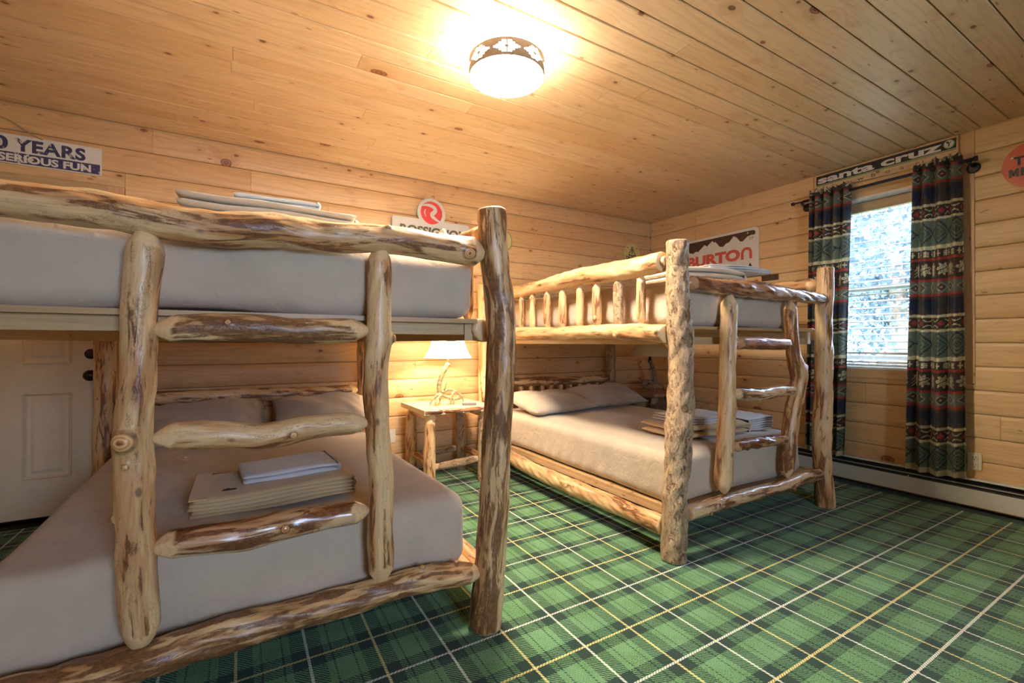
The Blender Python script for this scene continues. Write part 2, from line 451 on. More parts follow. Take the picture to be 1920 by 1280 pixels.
# rows align with the casing top and bottom
for z0, z1 in rows:
    z0 = max(z0, 0.0)
    def put(a, b, lo, hi): place_right(wr, a+.0008, b-.0008, lo, hi-lo, 'log', 'wall_y')
    if z1 <= CZ0 or z0 >= CZ1:
        for a, b in spans(YF, YB, .9, 2.4): put(a, b, z0, z1)
    else:
        put(YF, CY0, z0, z1)
        for a, b in spans(CY1, YB, .8, 1.7): put(a, b, z0, z1)
        if z0 < CZ0 and CZ0-z0 > .02: put(CY0, CY1, z0, CZ0)
        if z1 > CZ1 and z1-CZ1 > .02: put(CY0, CY1, CZ1, z1)
win = bpy.data.objects.new('window_1', None); win.location = (XR, 1.54, WZ0); COL.objects.link(win); tag(win, **STRUCT)
for b in ((XR-.004, XR+.014, CY0, WY0, CZ0, CZ1), (XR-.004, XR+.014, WY1, CY1, CZ0, CZ1)): box('casing', *b, M['trim_z'], win, bev=.002)
for b in ((XR-.004, XR+.014, WY0, WY1, CZ0, WZ0), (XR-.004, XR+.014, WY0, WY1, WZ1, CZ1)): box('casing', *b, M['wall_y'], win, bev=.002)
XG = XR+.175
box('reveal', XR-.006, XG+.03, WY0-.012, WY0+.004, WZ0, WZ1, M['white'], win)
box('reveal', XR-.006, XG+.03, WY1-.004, WY1+.012, WZ0, WZ1, M['white'], win)
box('reveal', XR-.006, XG+.03, WY0, WY1, WZ1-.004, WZ1+.012, M['white'], win)
box('sill', XR-.012, XG+.03, WY0, WY1, WZ0-.014, WZ0+.004, M['white'], win, bev=.002)
for z in (WZ0+.022, WZ0+.044): box('sill_track', XG-.055, XG-.03, WY0, WY1, z-.017, z, M['white'], win, bev=.002)
for zb, zt, xo in ((WZ0+.05, 1.51, XG-.022), (1.48, WZ1-.005, XG)):
    for b in ((WY0+.004, WY0+.044, zb, zt), (WY1-.044, WY1-.004, zb, zt), (WY0+.044, WY1-.044, zb, zb+.036), (WY0+.044, WY1-.044, zt-.036, zt)):
        box('sash', xo, xo+.02, *b, M['white'], win, bev=.002)
def glass():
    t = NT('window_glass'); tr = t.n('ShaderNodeBsdfTransparent'); gl = t.n('ShaderNodeBsdfGlossy'); gl.inputs['Roughness'].default_value = .02
    tr.inputs[0].default_value = (.93, .96, .98, 1)
    fr = t.n('ShaderNodeFresnel'); fr.inputs[0].default_value = 1.45; mx = t.n('ShaderNodeMixShader')
    t.t.links.new(fr.outputs[0], mx.inputs[0]); t.t.links.new(tr.outputs[0], mx.inputs[1]); t.t.links.new(gl.outputs[0], mx.inputs[2])
    t.t.links.new(mx.outputs[0], t.out.inputs[0]); return t.m
M['glass'] = glass()
box('pane', XG-.013, XG-.009, WY0+.044, WY1-.044, WZ0+.086, 1.474, M['glass'], win)
box('pane', XG+.009, XG+.013, WY0+.044, WY1-.044, 1.516, WZ1-.041, M['glass'], win)

# other walls (behind and beside the camera) ------------------------------
wl = shell('wall_left', [(XL-.12, XL-.014, YF-.1, YB+.1, 0, ZC)], M['gap'])
FX0, FX1, FZ0, FZ1 = .20, 1.10, .95, 2.05
wf = shell('wall_front', [(XL-.1, FX0, YF-.12, YF-.014, 0, ZC), (FX1, XR+.1, YF-.12, YF-.014, 0, ZC), (FX0, FX1, YF-.12, YF-.014, 0, FZ0), (FX0, FX1, YF-.12, YF-.014, FZ1, ZC)], M['gap'])
w2 = bpy.data.objects.new('added_window', None); w2.location = (.65, YF, FZ0); COL.objects.link(w2); tag(w2, **STRUCT)  # unseen window added to bring fill daylight onto the near bed
for b in ((FX0-.05, FX0+.04, FZ0, FZ1), (FX1-.04, FX1+.05, FZ0, FZ1), (FX0+.04, FX1-.04, FZ0-.05, FZ0+.04), (FX0+.04, FX1-.04, FZ1-.04, FZ1+.05), (.63, .67, FZ0+.04, FZ1-.04)):
    box('sash', b[0], b[1], YF-.06, YF+.012, b[2], b[3], M['white'], w2, bev=.002)
for a, b in ((FX0+.04, .63), (.67, FX1-.04)): box('pane', a, b, YF-.045, YF-.041, FZ0+.04, FZ1-.04, M['glass'], w2)
for z0, z1 in rows:
    z0 = max(z0, 0)
    board(wl, (XL, YF, z0), (0, 1, 0), (0, 0, 1), (1, 0, 0), YB-YF, z1-z0, 'log', 'wall_y')
    for a, b in (((XL, FX0), (FX1, XR)) if z1 > FZ0 and z0 < FZ1 else ((XL, .4), (.4, XR))):
        board(wf, (b, YF, z0), (-1, 0, 0), (0, 0, 1), (0, 1, 0), b-a, z1-z0, 'log', 'wall_x')
# ceiling -----------------------------------------------------------------
ce = shell('ceiling', [(XL-.1, XR+.2, YF-.1, YB+.15, ZC+.012, ZC+.12)], M['gap'])
CP = .1262; y = 1.605-CP*31
crng = random.Random(11)
while y < YB:
    y0, y1 = max(y, YF), min(y+CP, YB)
    if y1-y0 > .01:
        p = XL; first = True
        while XR-p > .02:
            L = crng.uniform(.9, 3.0) if not first else crng.uniform(.5, 2.8)
            first = False; q = p+L
            if XR-q < .4: q = XR
            o = board(ce, (p+.0008, y1, ZC), (1, 0, 0), (0, -1, 0), (0, 0, -1), q-p-.0016, y1-y0, 'v', 'ceil')
            p = q
    y += CP

# ------------------------------------------------------------------ peeled logs
def log_mat(name, pale, tan, stain, amount=.5, hair=0.0, rough=.40, coat=.10, hatch=.4, red=0.0):
    t = NT(name); a = t.attr('lc')[1]; P = t.sep(a); kd = t.attr('kd')[2]; cut = t.attr('cut')[2]
    lowv = t.comb(t.math('MULTIPLY', P[0], 14.0), t.math('MULTIPLY', P[1], 14.0), t.math('MULTIPLY', P[2], 2.4))
    low = t.noise(lowv, 1.0, 3, .55, .6)
    mid = t.noise(t.comb(t.math('MULTIPLY', P[0], 46.0), t.math('MULTIPLY', P[1], 46.0), t.math('MULTIPLY', P[2], 6.5)), 1.0, 4, .62, .9)
    fib = t.noise(t.comb(t.math('MULTIPLY', P[0], 260.0), t.math('MULTIPLY', P[1], 260.0), t.math('MULTIPLY', P[2], 9.0)), 1.0, 3, .6, .3)
    wig = t.noise(t.comb(t.math('MULTIPLY', P[0], 60.0), t.math('MULTIPLY', P[1], 60.0), t.math('MULTIPLY', P[2], 34.0)), 1.0, 3, .6, 2.2)
    c = t.mix(t.step(low, .38, .62), pale, tan)
    c = t.mix(t.math('MULTIPLY', t.step(fib, .42, .72), .35), c, tuple(x*.55 for x in tan))
    # cambium left in patches running with the grain
    thr = .595-.125*amount
    patch = t.step(t.math('ADD', t.math('MULTIPLY', low, .45), t.math('MULTIPLY', mid, .55)), thr, thr+.055)
    pc = t.mix(t.step(wig, .40, .62), tuple(x*.48 for x in stain), stain)
    c = t.mix(t.math('MULTIPLY', t.step(t.math('ADD', low, t.math('MULTIPLY', mid, .3)), .60, .80), .35+.3*amount), c, (stain[0]*1.7, stain[1]*1.9, stain[2]*1.9))
    c = t.mix(t.math('MULTIPLY', patch, .85), c, pc)
    # carved worm-like marks
    line = t.math('ABSOLUTE', t.math('SUBTRACT', wig, .5))
    worm = t.math('SUBTRACT', 1.0, t.step(line, .006, .028))
    gate = t.step(mid, .50-.10*hair-.06*hatch, .60-.10*hair)
    wk = t.math('MULTIPLY', worm, gate)
    c = t.mix(t.math('MULTIPLY', wk, .35+.45*hatch), c, tuple(x*.42 for x in stain))
    h = t.math('ADD', t.math('MULTIPLY', mid, .55), t.math('MULTIPLY', fib, .22))
    h = t.math('SUBTRACT', h, t.math('MULTIPLY', wk, .5))
    if hair > 0:
        v1 = t.vor(t.comb(t.math('MULTIPLY', P[0], 75.0), t.math('MULTIPLY', P[1], 75.0), t.math('MULTIPLY', P[2], 34.0)), 1.0, 1.0, 'DISTANCE_TO_EDGE')[0]
        n2 = t.noise(t.comb(t.math('MULTIPLY', P[0], 62.0), t.math('MULTIPLY', P[1], 62.0), t.math('MULTIPLY', P[2], 48.0)), 1.0, 3, .6, 3.5)
        hl = t.math('SUBTRACT', 1.0, t.step(t.math('ABSOLUTE', t.math('SUBTRACT', n2, .5)), .008, .032))
        crev = t.noise(t.comb(t.math('MULTIPLY', P[0], 34.0), t.math('MULTIPLY', P[1], 34.0), t.math('MULTIPLY', P[2], 19.0)), 1.0, 4, .68, 1.6)
        c = t.mix(.55, c, pale)
        c = t.mix(t.math('MULTIPLY', t.step(crev, .50, .60), .8), c, (stain[0]*1.5, stain[1]*1.6, stain[2]*1.5))
        c = t.mix(t.math('MULTIPLY', t.step(crev, .58, .66), .9), c, tuple(x*.45 for x in stain))
        h = t.math('SUBTRACT', h, t.math('MULTIPLY', t.step(crev, .50, .66), .8))
        c = t.mix(t.math('MULTIPLY', hl, .8*hair), c, tuple(min(1, x*1.12) for x in pale))
        h = t.math('ADD', h, t.math('MULTIPLY', hl, .9*hair))
        c = t.mix(t.math('MULTIPLY', t.math('SUBTRACT', 1.0, t.step(v1, .0, .06)), .35*hair), c, tuple(x*.35 for x in stain))
    # small dark pin knots
    pv = t.vor(t.comb(t.math('MULTIPLY', P[0], 17.0), t.math('MULTIPLY', P[1], 17.0), t.math('MULTIPLY', P[2], 9.5)), 1.0, 1.0)
    pk = t.math('MULTIPLY', t.math('SUBTRACT', 1.0, t.step(pv[0], .07, .17)), t.math('GREATER_THAN', t.sep(pv[1])[0], .55))
    c = t.mix(t.math('MULTIPLY', pk, .7), c, tuple(x*.4 for x in stain))
    # branch stubs: ringed face and dark collar
    rings = t.math('SINE', t.math('MULTIPLY', kd, 26.0))
    face = t.mix(t.step(rings, -.3, .9), (tan[0]*.95, tan[1]*.80, tan[2]*.62), (pale[0], pale[1]*.9, pale[2]*.8))
    face = t.mix(t.math('SUBTRACT', 1.0, t.step(kd, .12, .26)), face, (.22, .07, .03))
    c = t.mix(t.math('SUBTRACT', 1.0, t.step(kd, .66, .76)), c, face)
    collar = t.math('MULTIPLY', t.step(kd, .62, .72), t.math('SUBTRACT', 1.0, t.step(kd, .80, 1.05)))
    c = t.mix(t.math('MULTIPLY', collar, t.math('MULTIPLY_ADD', mid, 1.2, -.05)), c, tuple(x*.38 for x in stain))
    # sawn ends and tenons
    er = t.math('SQRT', t.math('ADD', t.math('MULTIPLY', P[3] if len(P) > 3 else P[0], P[0]), t.math('MULTIPLY', P[1], P[1])))
    ring2 = t.math('SINE', t.math('MULTIPLY', er, 900.0))
    cutc = t.mix(t.math('MULTIPLY', t.step(ring2, .2, 1.0), .18), pale, tan)
    cutc = t.mix(t.math('MULTIPLY', t.step(mid, .5, .75), .35), cutc, tan)
    c = t.mix(cut, c, cutc)
    h = t.math('MULTIPLY', h, t.math('SUBTRACT', 1.0, t.math('MULTIPLY', cut, .8)))
    t.bsdf(c, rough, t.bump(h, .55+.3*hair, .004+.003*hair), spec=.45, coat=coat)
    return t.m
PALE, TAN, ST = (.80, .54, .28), (.62, .32, .125), (.24, .08, .026)
L_ = {}
L_['pale'] = log_mat('log_pale', (.80, .56, .30), (.66, .38, .17), ST, .30, hatch=.5)
L_['streak'] = log_mat('log_streaked', PALE, (.54, .30, .12), (.25, .10, .036), .95, hatch=.5)
L_['mix'] = log_mat('log_mixed', PALE, TAN, (.29, .105, .034), .72, hatch=.7)
L_['bark'] = log_mat('log_hairy', (.80, .57, .34), (.62, .37, .19), (.20, .07, .025), .75, hair=1.0, rough=.45, coat=.1, hatch=1.0)
L_['red'] = log_mat('log_varnished', (.60, .31, .15), (.44, .17, .065), (.20, .055, .02), .95, hatch=1.0, rough=.26, coat=.8)
L_['redl'] = log_mat('log_varnished_light', (.76, .50, .28), (.46, .20, .08), (.20, .06, .02), .95, hatch=.8, rough=.24, coat=.8)
L_['dark'] = log_mat('log_dark', (.42, .27, .13), (.30, .17, .075), (.13, .055, .025), .85, hatch=.7)

def log(name, pts, mat, parent, e0='cone', e1='cone', seed=0, lump=.05, knots=(), nseg=None, ds=.008, tip=.42, cone=.045, detail=1.0):
    """one peeled log. pts (x,y,z,r); ends 'cone' (whittled tenon), 'flat' (sawn) or 'open'"""
    rg = np.random.RandomState(seed+101)
    P = np.array(pts, float)
    d = np.r_[0, np.cumsum(np.linalg.norm(np.diff(P[:, :3], axis=0), axis=1))]; L = d[-1]
    m = max(8, int(L/ds)); s = np.linspace(0, L, m)
    C = np.stack([np.interp(s, d, P[:, i]) for i in range(4)], 1)
    k = max(1, int(.035/(L/m)))
    ker = np.hanning(2*k+3); ker /= ker.sum()
    if len(P) > 2:
        for i in range(4):
            pad = np.r_[2*C[0, i]-C[k+1:0:-1, i], C[:, i], 2*C[-1, i]-C[-2:-k-3:-1, i]]
            C[:, i] = np.convolve(pad, ker, 'valid')[:m]
    T = np.gradient(C[:, :3], axis=0); T /= np.linalg.norm(T, axis=1)[:, None]
    axis = int(np.argmax(np.abs(P[-1, :3]-P[0, :3])))
    ref = np.array([[0, 0, 1.0], [0, 0, 1.0], [1.0, 0, 0]])[axis]
    A = np.cross(T, ref); A /= np.linalg.norm(A, axis=1)[:, None]; B = np.cross(A, T)
    rmean = C[:, 3].mean()
    n = nseg or int(np.clip(2*math.pi*rmean/.0065, 14, 52))
    th = np.arange(n)*2*math.pi/n
    S, TH = np.meshgrid(s, th, indexing='ij')
    f = np.ones_like(S)
    for _ in range(10):
        kk = rg.uniform(1.5, 26)*(1 if axis == 2 else 1); mm = rg.randint(0, 4)
        f += lump/math.sqrt(10)*1.2*np.cos(kk*S+rg.uniform(0, 6.28))*np.cos(mm*TH+rg.uniform(0, 6.28))
    for _ in range(14):
        kk = rg.uniform(14, 75); mm = rg.randint(2, 9)
        f += detail*.007*np.cos(kk*S+mm*TH+rg.uniform(0, 6.28))
    R = C[:, 3][:, None]*f
    kd = np.full_like(S, 1.5)
    for (ks, kth, kr, kh) in knots:
        dth = (TH-kth+math.pi) % (2*math.pi)-math.pi
        q = np.sqrt(((S-ks*L)/(kr*1.15))**2+(dth*rmean/kr)**2)
        R = R+kh*np.exp(-np.maximum(q*1.25, .55)**3+.166)
        kd = np.minimum(kd, q)
    cut = np.zeros_like(S)
    def taper(sd, depth):
        q = np.clip(sd/depth, 0, 1)
        return q
    for end, ss in ((e0, S), (e1, L-S)):
        if end == 'cone':
            jag = cone*(1+.18*np.cos(TH*2+rg.uniform(0, 6))+.10*np.cos(TH*5+rg.uniform(0, 6)))
            q = np.clip(ss/jag, 0, 1)
            fac = tip+(1-tip)*q**.8
            R = R*fac; cut = np.maximum(cut, (ss < jag*.98).astype(float))
        elif end == 'flat':
            q = np.clip(ss/.006, 0, 1); R = R*(.93+.07*np.sqrt(q)); cut = np.maximum(cut, (ss < .004).astype(float))
    V = C[:, None, :3]+R[..., None]*(np.cos(TH)[..., None]*A[:, None]+np.sin(TH)[..., None]*B[:, None])
    V = V.reshape(-1, 3); N = m*n
    LC = np.stack([R*np.cos(TH), R*np.sin(TH), S], -1).reshape(-1, 3)+rg.uniform(-30, 30, 3)*np.array([0, 0, 1.0])
    off = rg.uniform(-3, 3, 2)
    ii = (np.arange(m-1)*n)[:, None]; jj = np.arange(n)[None]; j2 = (jj+1) % n
    F = np.stack([ii+jj, ii+j2, ii+n+j2, ii+n+jj], -1).reshape(-1, 4).tolist()
    verts = V.tolist(); cutl = cut.reshape(-1).tolist(); kdl = kd.reshape(-1).tolist(); lcl = LC.tolist()
    for e, base, cpt, tdir in ((e0, 0, C[0, :3], -T[0]), (e1, (m-1)*n, C[-1, :3], T[-1])):
        ridx = [base+j for j in range(n)]
        dome = .008 if (e0 if base == 0 else e1) == 'cone' else 0.0
        idx = len(verts)
        for j in range(n):
            p = V[base+j]; q = cpt+(p-cpt)*.55+tdir*dome*.8
            verts.append(q.tolist()); cutl.append(1.0); kdl.append(1.5); lcl.append([lcl[base+j][0]*.55, lcl[base+j][1]*.55, lcl[base+j][2]])
        for j in range(n):
            a, b = base+j, base+(j+1) % n; c2, d2 = idx+(j+1) % n, idx+j
            F.append([a, d2, c2, b] if base == 0 else [a, b, c2, d2])
        verts.append((cpt+tdir*dome).tolist()); cutl.append(1.0); kdl.append(1.5); lcl.append([0, 0, lcl[base][2]])
        for j in range(n):
            c2, d2 = idx+(j+1) % n, idx+j
            F.append([d2, len(verts)-1, c2] if base == 0 else [d2, c2, len(verts)-1])
    me = bpy.data.meshes.new(name); me.from_pydata(verts, [], F); me.update()
    me.shade_smooth()
    at = me.attributes.new('lc', 'FLOAT_VECTOR', 'POINT'); at.data.foreach_set('vector', np.array(lcl, np.float32).ravel())
    at = me.attributes.new('kd', 'FLOAT', 'POINT'); at.data.foreach_set('value', np.array(kdl, np.float32))
    at = me.attributes.new('cut', 'FLOAT', 'POINT'); at.data.foreach_set('value', np.array(cutl, np.float32))
    me.materials.append(L_[mat])
    return link(bpy.data.objects.new(name, me), parent)

def vlog(name, rows, y, mat, parent, **k):          # rows (x,z,r) top to bottom
    return log(name, [(x, y, z, r) for x, z, r in rows], mat, parent, **k)
def hlog(name, rows, y, mat, parent, **k):          # rows (x,z,r)
    return log(name, [(x, y, z, r) for x, z, r in rows], mat, parent, **k)
def slog(name, rows, x, mat, parent, **k):          # rows (y,z,r) along y
    return log(name, [(x, yy, z, r) for yy, z, r in rows], mat, parent, **k)

# ------------------------------------------------------------------ bunk bed, near (left)
YFOOT, YHEAD = 1.53, 3.56
A = thing('bunk_bed', (.05, 2.5, 0), 'large peeled log bunk bed at the left with a log ladder, standing nearest', 'bunk bed', 'log bunk beds')
vlog('post', [(.817, 1.574, .054), (.819, 1.55, .055), (.825, 1.423, .055), (.834, 1.335, .055), (.850, 1.246, .057), (.858, 1.156, .056), (.86, 1.068, .056), (.856, .949, .057), (.844, .766, .055), (.835, .604, .056), (.831, .443, .057), (.821, .343, .058), (.815, .244, .059), (.804, .146, .060), (.791, .03, .060), (.789, 0, .060)],
     YFOOT, 'streak', A, e0='flat', e1='flat', seed=1, lump=.03, knots=((.57, 1.57, .013, .013),))
vlog('post', [(-.70, 1.574, .056), (-.69, 1.0, .058), (-.70, .5, .055), (-.69, 0, .060)], YFOOT, 'mix', A, e0='flat', e1='flat', seed=2)
vlog('post', [(.80, 1.574, .05), (.81, .8, .055), (.80, 0, .055)], YHEAD, 'mix', A, e0='flat', e1='flat', seed=3, ds=.015)
vlog('post', [(-.70, 1.574, .05), (-.69, .8, .055), (-.70, 0, .055)], YHEAD, 'mix', A, e0='flat', e1='flat', seed=4, ds=.015)
vlog('ladder_post', [(-.216, 1.362, .041), (-.218, 1.32, .042), (-.222, 1.266, .042), (-.229, 1.182, .040), (-.23, 1.097, .039), (-.232, 1.0, .039), (-.234, .944, .040), (-.241, .875, .041), (-.243, .805, .042), (-.238, .735, .043), (-.239, .652, .043), (-.236, .581, .041), (-.233, .497, .043), (-.231, .413, .043), (-.224, .334, .043), (-.226, .275, .041)],
     YFOOT, 'pale', A, seed=5, lump=.03, tip=.50, knots=((.502, 6.03, .029, .022), (.560, 6.05, .009, .008), (.685, 4.72, .009, .012)))
vlog('ladder_post', [(.398, 1.392, .036), (.395, 1.337, .037), (.396, 1.284, .039), (.394, 1.177, .038), (.393, 1.106, .041), (.393, 1.071, .044), (.386, 1.018, .041), (.385, .974, .039), (.384, .912, .040), (.389, .788, .038), (.395, .699, .040), (.404, .609, .040), (.401, .521, .041), (.398, .433, .042), (.402, .344, .041), (.403, .272, .039)],
     YFOOT, 'mix', A, seed=6, lump=.025, tip=.30, cone=.055, knots=((.275, 1.35, .016, .015),))
hlog('rung', [(-.196, 1.100, .036), (-.12, 1.106, .039), (-.067, 1.109, .040), (.037, 1.110, .041), (.121, 1.103, .038), (.243, 1.103, .039), (.316, 1.107, .038), (.352, 1.106, .035)], YFOOT-.004, 'streak', A, seed=8, lump=.03, knots=((.30, .35, .010, .004),))
hlog('rung', [(-.196, .812, .034), (-.128, .815, .039), (-.041, .807, .039), (.038, .791, .038), (.108, .796, .040), (.151, .806, .039), (.243, .810, .035), (.308, .808, .035), (.352, .806, .032)], YFOOT-.004, 'pale', A, seed=9, lump=.03, knots=((.60, 6.1, .012, .005),))
hlog('rung', [(-.196, .520, .036), (-.156, .524, .038), (-.066, .518, .042), (.012, .513, .043), (.094, .519, .043), (.152, .521, .042), (.244, .521, .035), (.317, .521, .037), (.355, .520, .034)], YFOOT-.004, 'redl', A, seed=10, lump=.03, knots=((.56, 0.1, .014, .007), (.71, 5.75, .011, .008), (.93, 5.7, .008, .004)))
hlog('top_rail', [(-.655, 1.405, .046), (-.487, 1.408, .045), (-.433, 1.404, .046), (-.376, 1.403, .046), (-.317, 1.405, .047), (-.254, 1.400, .047), (-.188, 1.392, .049), (-.117, 1.385, .049), (-.043, 1.386, .050), (.03, 1.397, .053), (.10, 1.403, .053), (.16, 1.399, .050), (.211, 1.398, .047), (.274, 1.402, .047), (.375, 1.410, .046), (.464, 1.413, .047), (.559, 1.409, .048), (.64, 1.405, .051), (.713, 1.404, .054), (.782, 1.403, .050)],
     YFOOT, 'mix', A, seed=11, lump=.045, cone=.05, tip=.35, knots=((.945, 5.95, .026, .003), (.745, .75, .011, .010), (.885, 1.5, .014, .020)))
hlog('bottom_rail', [(-.655, .226, .047), (-.483, .228, .048), (-.373, .226, .046), (-.313, .225, .045), (-.251, .228, .045), (-.184, .234, .047), (-.114, .237, .049), (-.04, .241, .052), (.039, .243, .048), (.16, .240, .047), (.276, .238, .046), (.377, .239, .043), (.485, .243, .041), (.561, .240, .044), (.621, .230, .042), (.70, .218, .040), (.765, .210, .037)],
     YFOOT, 'streak', A, seed=12, lump=.09, cone=.045, tip=.40, detail=1.8, knots=((.84, 1.4, .012, .012), (.93, 1.6, .010, .010)))
# long sides, headboards
for k, xs in enumerate((.815, -.695)):
    slog('side_rail', [(1.585, 1.475, .050), (2.1, 1.49, .052), (2.8, 1.47, .045), (3.515, 1.47, .045)], xs, 'mix', A, e0='flat', e1='flat', seed=20+k, ds=.02)
    slog('side_rail', [(1.585, 1.115, .046), (2.1, 1.125, .044), (2.8, 1.13, .046), (3.515, 1.12, .044)], xs, 'mix', A, e0='flat', e1='flat', seed=22+k, ds=.012, lump=.09)
    slog('side_rail', [(1.59, .165, .050), (2.2, .16, .052), (3.515, .165, .048)], xs, 'pale', A, e0='flat', e1='flat', seed=24+k, ds=.012)
    for j in range(9):
        yy = 1.74+.195*j
        vlog('spindle', [(xs, 1.437, .02), (xs, 1.40, .025), (xs, 1.2, .026), (xs, 1.155, .018)], yy, 'mix', A, seed=30+j+20*k, ds=.02, nseg=12, cone=.03)
def headboard(root, x0, x1, zt, zb, mt, sd, zr=.036, dots=True):
    ks = tuple((rr, 6.1+.3*math.sin(9*rr), .012, .007) for rr in (.13, .33, .72, .93)) if dots else ()
    hlog('headboard_rail', [(x0, zt+.008, zr), (x0+.35*(x1-x0), zt+.004, zr*1.05), (x0+.7*(x1-x0), zt-.004, zr), (x1, zt, zr*.9)], YHEAD-.03, mt, root, seed=sd, ds=.012, knots=ks, lump=.05)
    hlog('headboard_rail', [(x0, zb, .034), (x1, zb, .034)], YHEAD-.03, 'mix', root, seed=sd+1, ds=.03, nseg=14)
    n = int((x1-x0)/.112); rr = random.Random(sd)
    for j in range(n):
        x = x0+(j+.7)*(x1-x0)/(n+.4)+rr.uniform(-.006, .006); b = rr.uniform(-.008, .008); q = rr.uniform(.021, .027)
        vlog('spindle', [(x, zt-.030, q*.8), (x+b, zt-.07, q), (x+b, (zt+zb)/2, q), (x, zb+.02, q*.8)], YHEAD-.03, 'mix' if rr.random() < .5 else 'pale', root, seed=sd+40+j, ds=.012, nseg=12, cone=.025, knots=((.3, .2, .008, .006),) if rr.random() < .5 else ())
headboard(A, -.635, .745, .718, .36, 'streak', 200, zr=.043)
headboard(A, -.635, .745, 1.475, 1.13, 'mix', 240, dots=False)
# mattress supports
box('support_board', -.64, .775, 1.565, 3.50, 1.141, 1.157, M['plank_x'], A)
box('support_beam', -.60, .735, 1.60, 1.638, 1.098, 1.141, M['plank_x'], A, bev=.002)
box('support_beam', .738, .772, 1.60, 3.5, 1.075, 1.141, M['plank_y'], A, bev=.002)
box('support_beam', -.638, -.602, 1.60, 3.5, 1.075, 1.141, M['plank_y'], A, bev=.002)
box('support_board', -.62, .765, 1.585, 3.50, .200, .218, M['plank_x'], A)
box('support_beam', .742, .77, 1.60, 3.50, .15, .200, M['plank_y'], A, bev=.002)

# ------------------------------------------------------------------ bunk bed, far (right)
B = thing('bunk_bed', (2.58, 2.5, 0), 'peeled log bunk bed with spindled guard rail, beside the window', 'bunk bed', 'log bunk beds')
vlog('post', [(1.858, 1.574, .056), (1.859, 1.55, .057), (1.865, 1.446, .055), (1.868, 1.287, .056), (1.877, 1.181, .060), (1.888, 1.075, .063), (1.893, .968, .064), (1.890, .867, .063), (1.884, .729, .064), (1.876, .65, .064), (1.867, .571, .063), (1.861, .493, .063), (1.858, .414, .062), (1.843, .311, .061), (1.840, .127, .059), (1.832, 0, .061)],
     YFOOT, 'bark', B, e0='flat', e1='flat', seed=51, lump=.05, detail=1.8, knots=((.525, 5.75, .020, -.004), (.335, .85, .030, -.006)))
vlog('post', [(3.309, 1.563, .049), (3.309, 1.52, .050), (3.300, 1.359, .050), (3.285, 1.305, .048), (3.281, 1.148, .049), (3.283, .938, .052), (3.280, .764, .053), (3.271, .66, .055), (3.258, .522, .056), (3.254, .383, .055), (3.262, .243, .054), (3.288, .099, .056), (3.298, 0, .057)],
     YFOOT, 'mix', B, e0='flat', e1='flat', seed=52, lump=.03, knots=((.44, 1.4, .010, .014),))
vlog('post', [(1.82, 1.574, .05), (1.83, .9, .05), (1.825, 0, .052)], YHEAD, 'pale', B, e0='flat', e1='flat', seed=53, ds=.015)
vlog('post', [(3.33, 1.574, .048), (3.325, .9, .050), (3.33, 0, .05)], YHEAD+.02, 'bark', B, e0='flat', e1='flat', seed=54, ds=.012)
vlog('ladder_post', [(2.285, 1.332, .040), (2.28, 1.287, .042), (2.272, 1.134, .043), (2.263, .96, .042), (2.26, .851, .043), (2.262, .729, .044), (2.251, .615, .045), (2.236, .445, .046), (2.226, .332, .046), (2.235, .262, .042)],
     YFOOT, 'pale', B, seed=55, lump=.02, tip=.30, cone=.05, knots=((.225, .6, .012, .008), (.575, .8, .012, .007)))
vlog('ladder_post', [(2.886, 1.320, .036), (2.888, 1.283, .038), (2.892, 1.175, .038), (2.902, 1.077, .037), (2.927, .979, .040), (2.968, .905, .050), (2.985, .862, .050), (2.970, .800, .046), (2.958, .747, .044), (2.914, .685, .045), (2.883, .556, .044), (2.858, .43, .043), (2.838, .335, .042), (2.846, .255, .037)],
     YFOOT, 'mix', B, seed=56, lump=.035, tip=.30, cone=.05, knots=((.39, 1.2, .026, .016), (.575, .15, .012, .007)))
hlog('rung', [(2.318, 1.069, .033), (2.36, 1.069, .036), (2.413, 1.068, .036), (2.593, 1.066, .038), (2.758, 1.063, .037), (2.868, 1.062, .033)], YFOOT-.004, 'red', B, e1='cone', seed=58, lump=.02)
hlog('rung', [(2.30, .790, .030), (2.354, .791, .034), (2.45, .779, .038), (2.60, .775, .035), (2.72, .783, .034), (2.93, .783, .032)], YFOOT-.004, 'redl', B, seed=59, lump=.03, knots=((.35, 5.2, .012, .010),))
hlog('rung', [(2.29, .502, .029), (2.35, .502, .031), (2.437, .504, .032), (2.645, .497, .030), (2.813, .492, .028), (2.85, .491, .025)], YFOOT-.004, 'red', B, seed=60, lump=.09, detail=3.0, knots=((.55, .2, .010, .008), (.2, 5.6, .010, .010), (.8, .6, .009, .007)))
hlog('top_rail', [(1.93, 1.372, .034), (2.004, 1.371, .036), (2.1, 1.368, .038), (2.2, 1.366, .040), (2.389, 1.369, .047), (2.5, 1.370, .048), (2.594, 1.368, .047), (2.75, 1.364, .043), (2.874, 1.361, .040), (3.10, 1.357, .038), (3.245, 1.354, .036)], YFOOT-.004, 'red', B, e0='cone', e1='flat', seed=61, lump=.03, detail=2.0, tip=.55)
hlog('bottom_rail', [(1.925, .216, .040), (1.982, .216, .040), (2.11, .217, .038), (2.291, .221, .038), (2.539, .219, .038), (2.74, .215, .036), (2.813, .213, .034), (2.992, .232, .040), (3.183, .229, .037), (3.225, .229, .034)], YFOOT-.01, 'redl', B, e0='flat', e1='cone', seed=62, lump=.04, knots=((.10, 5.9, .013, .012), (.165, .2, .013, .010), (.72, 5.3, .016, .012)))
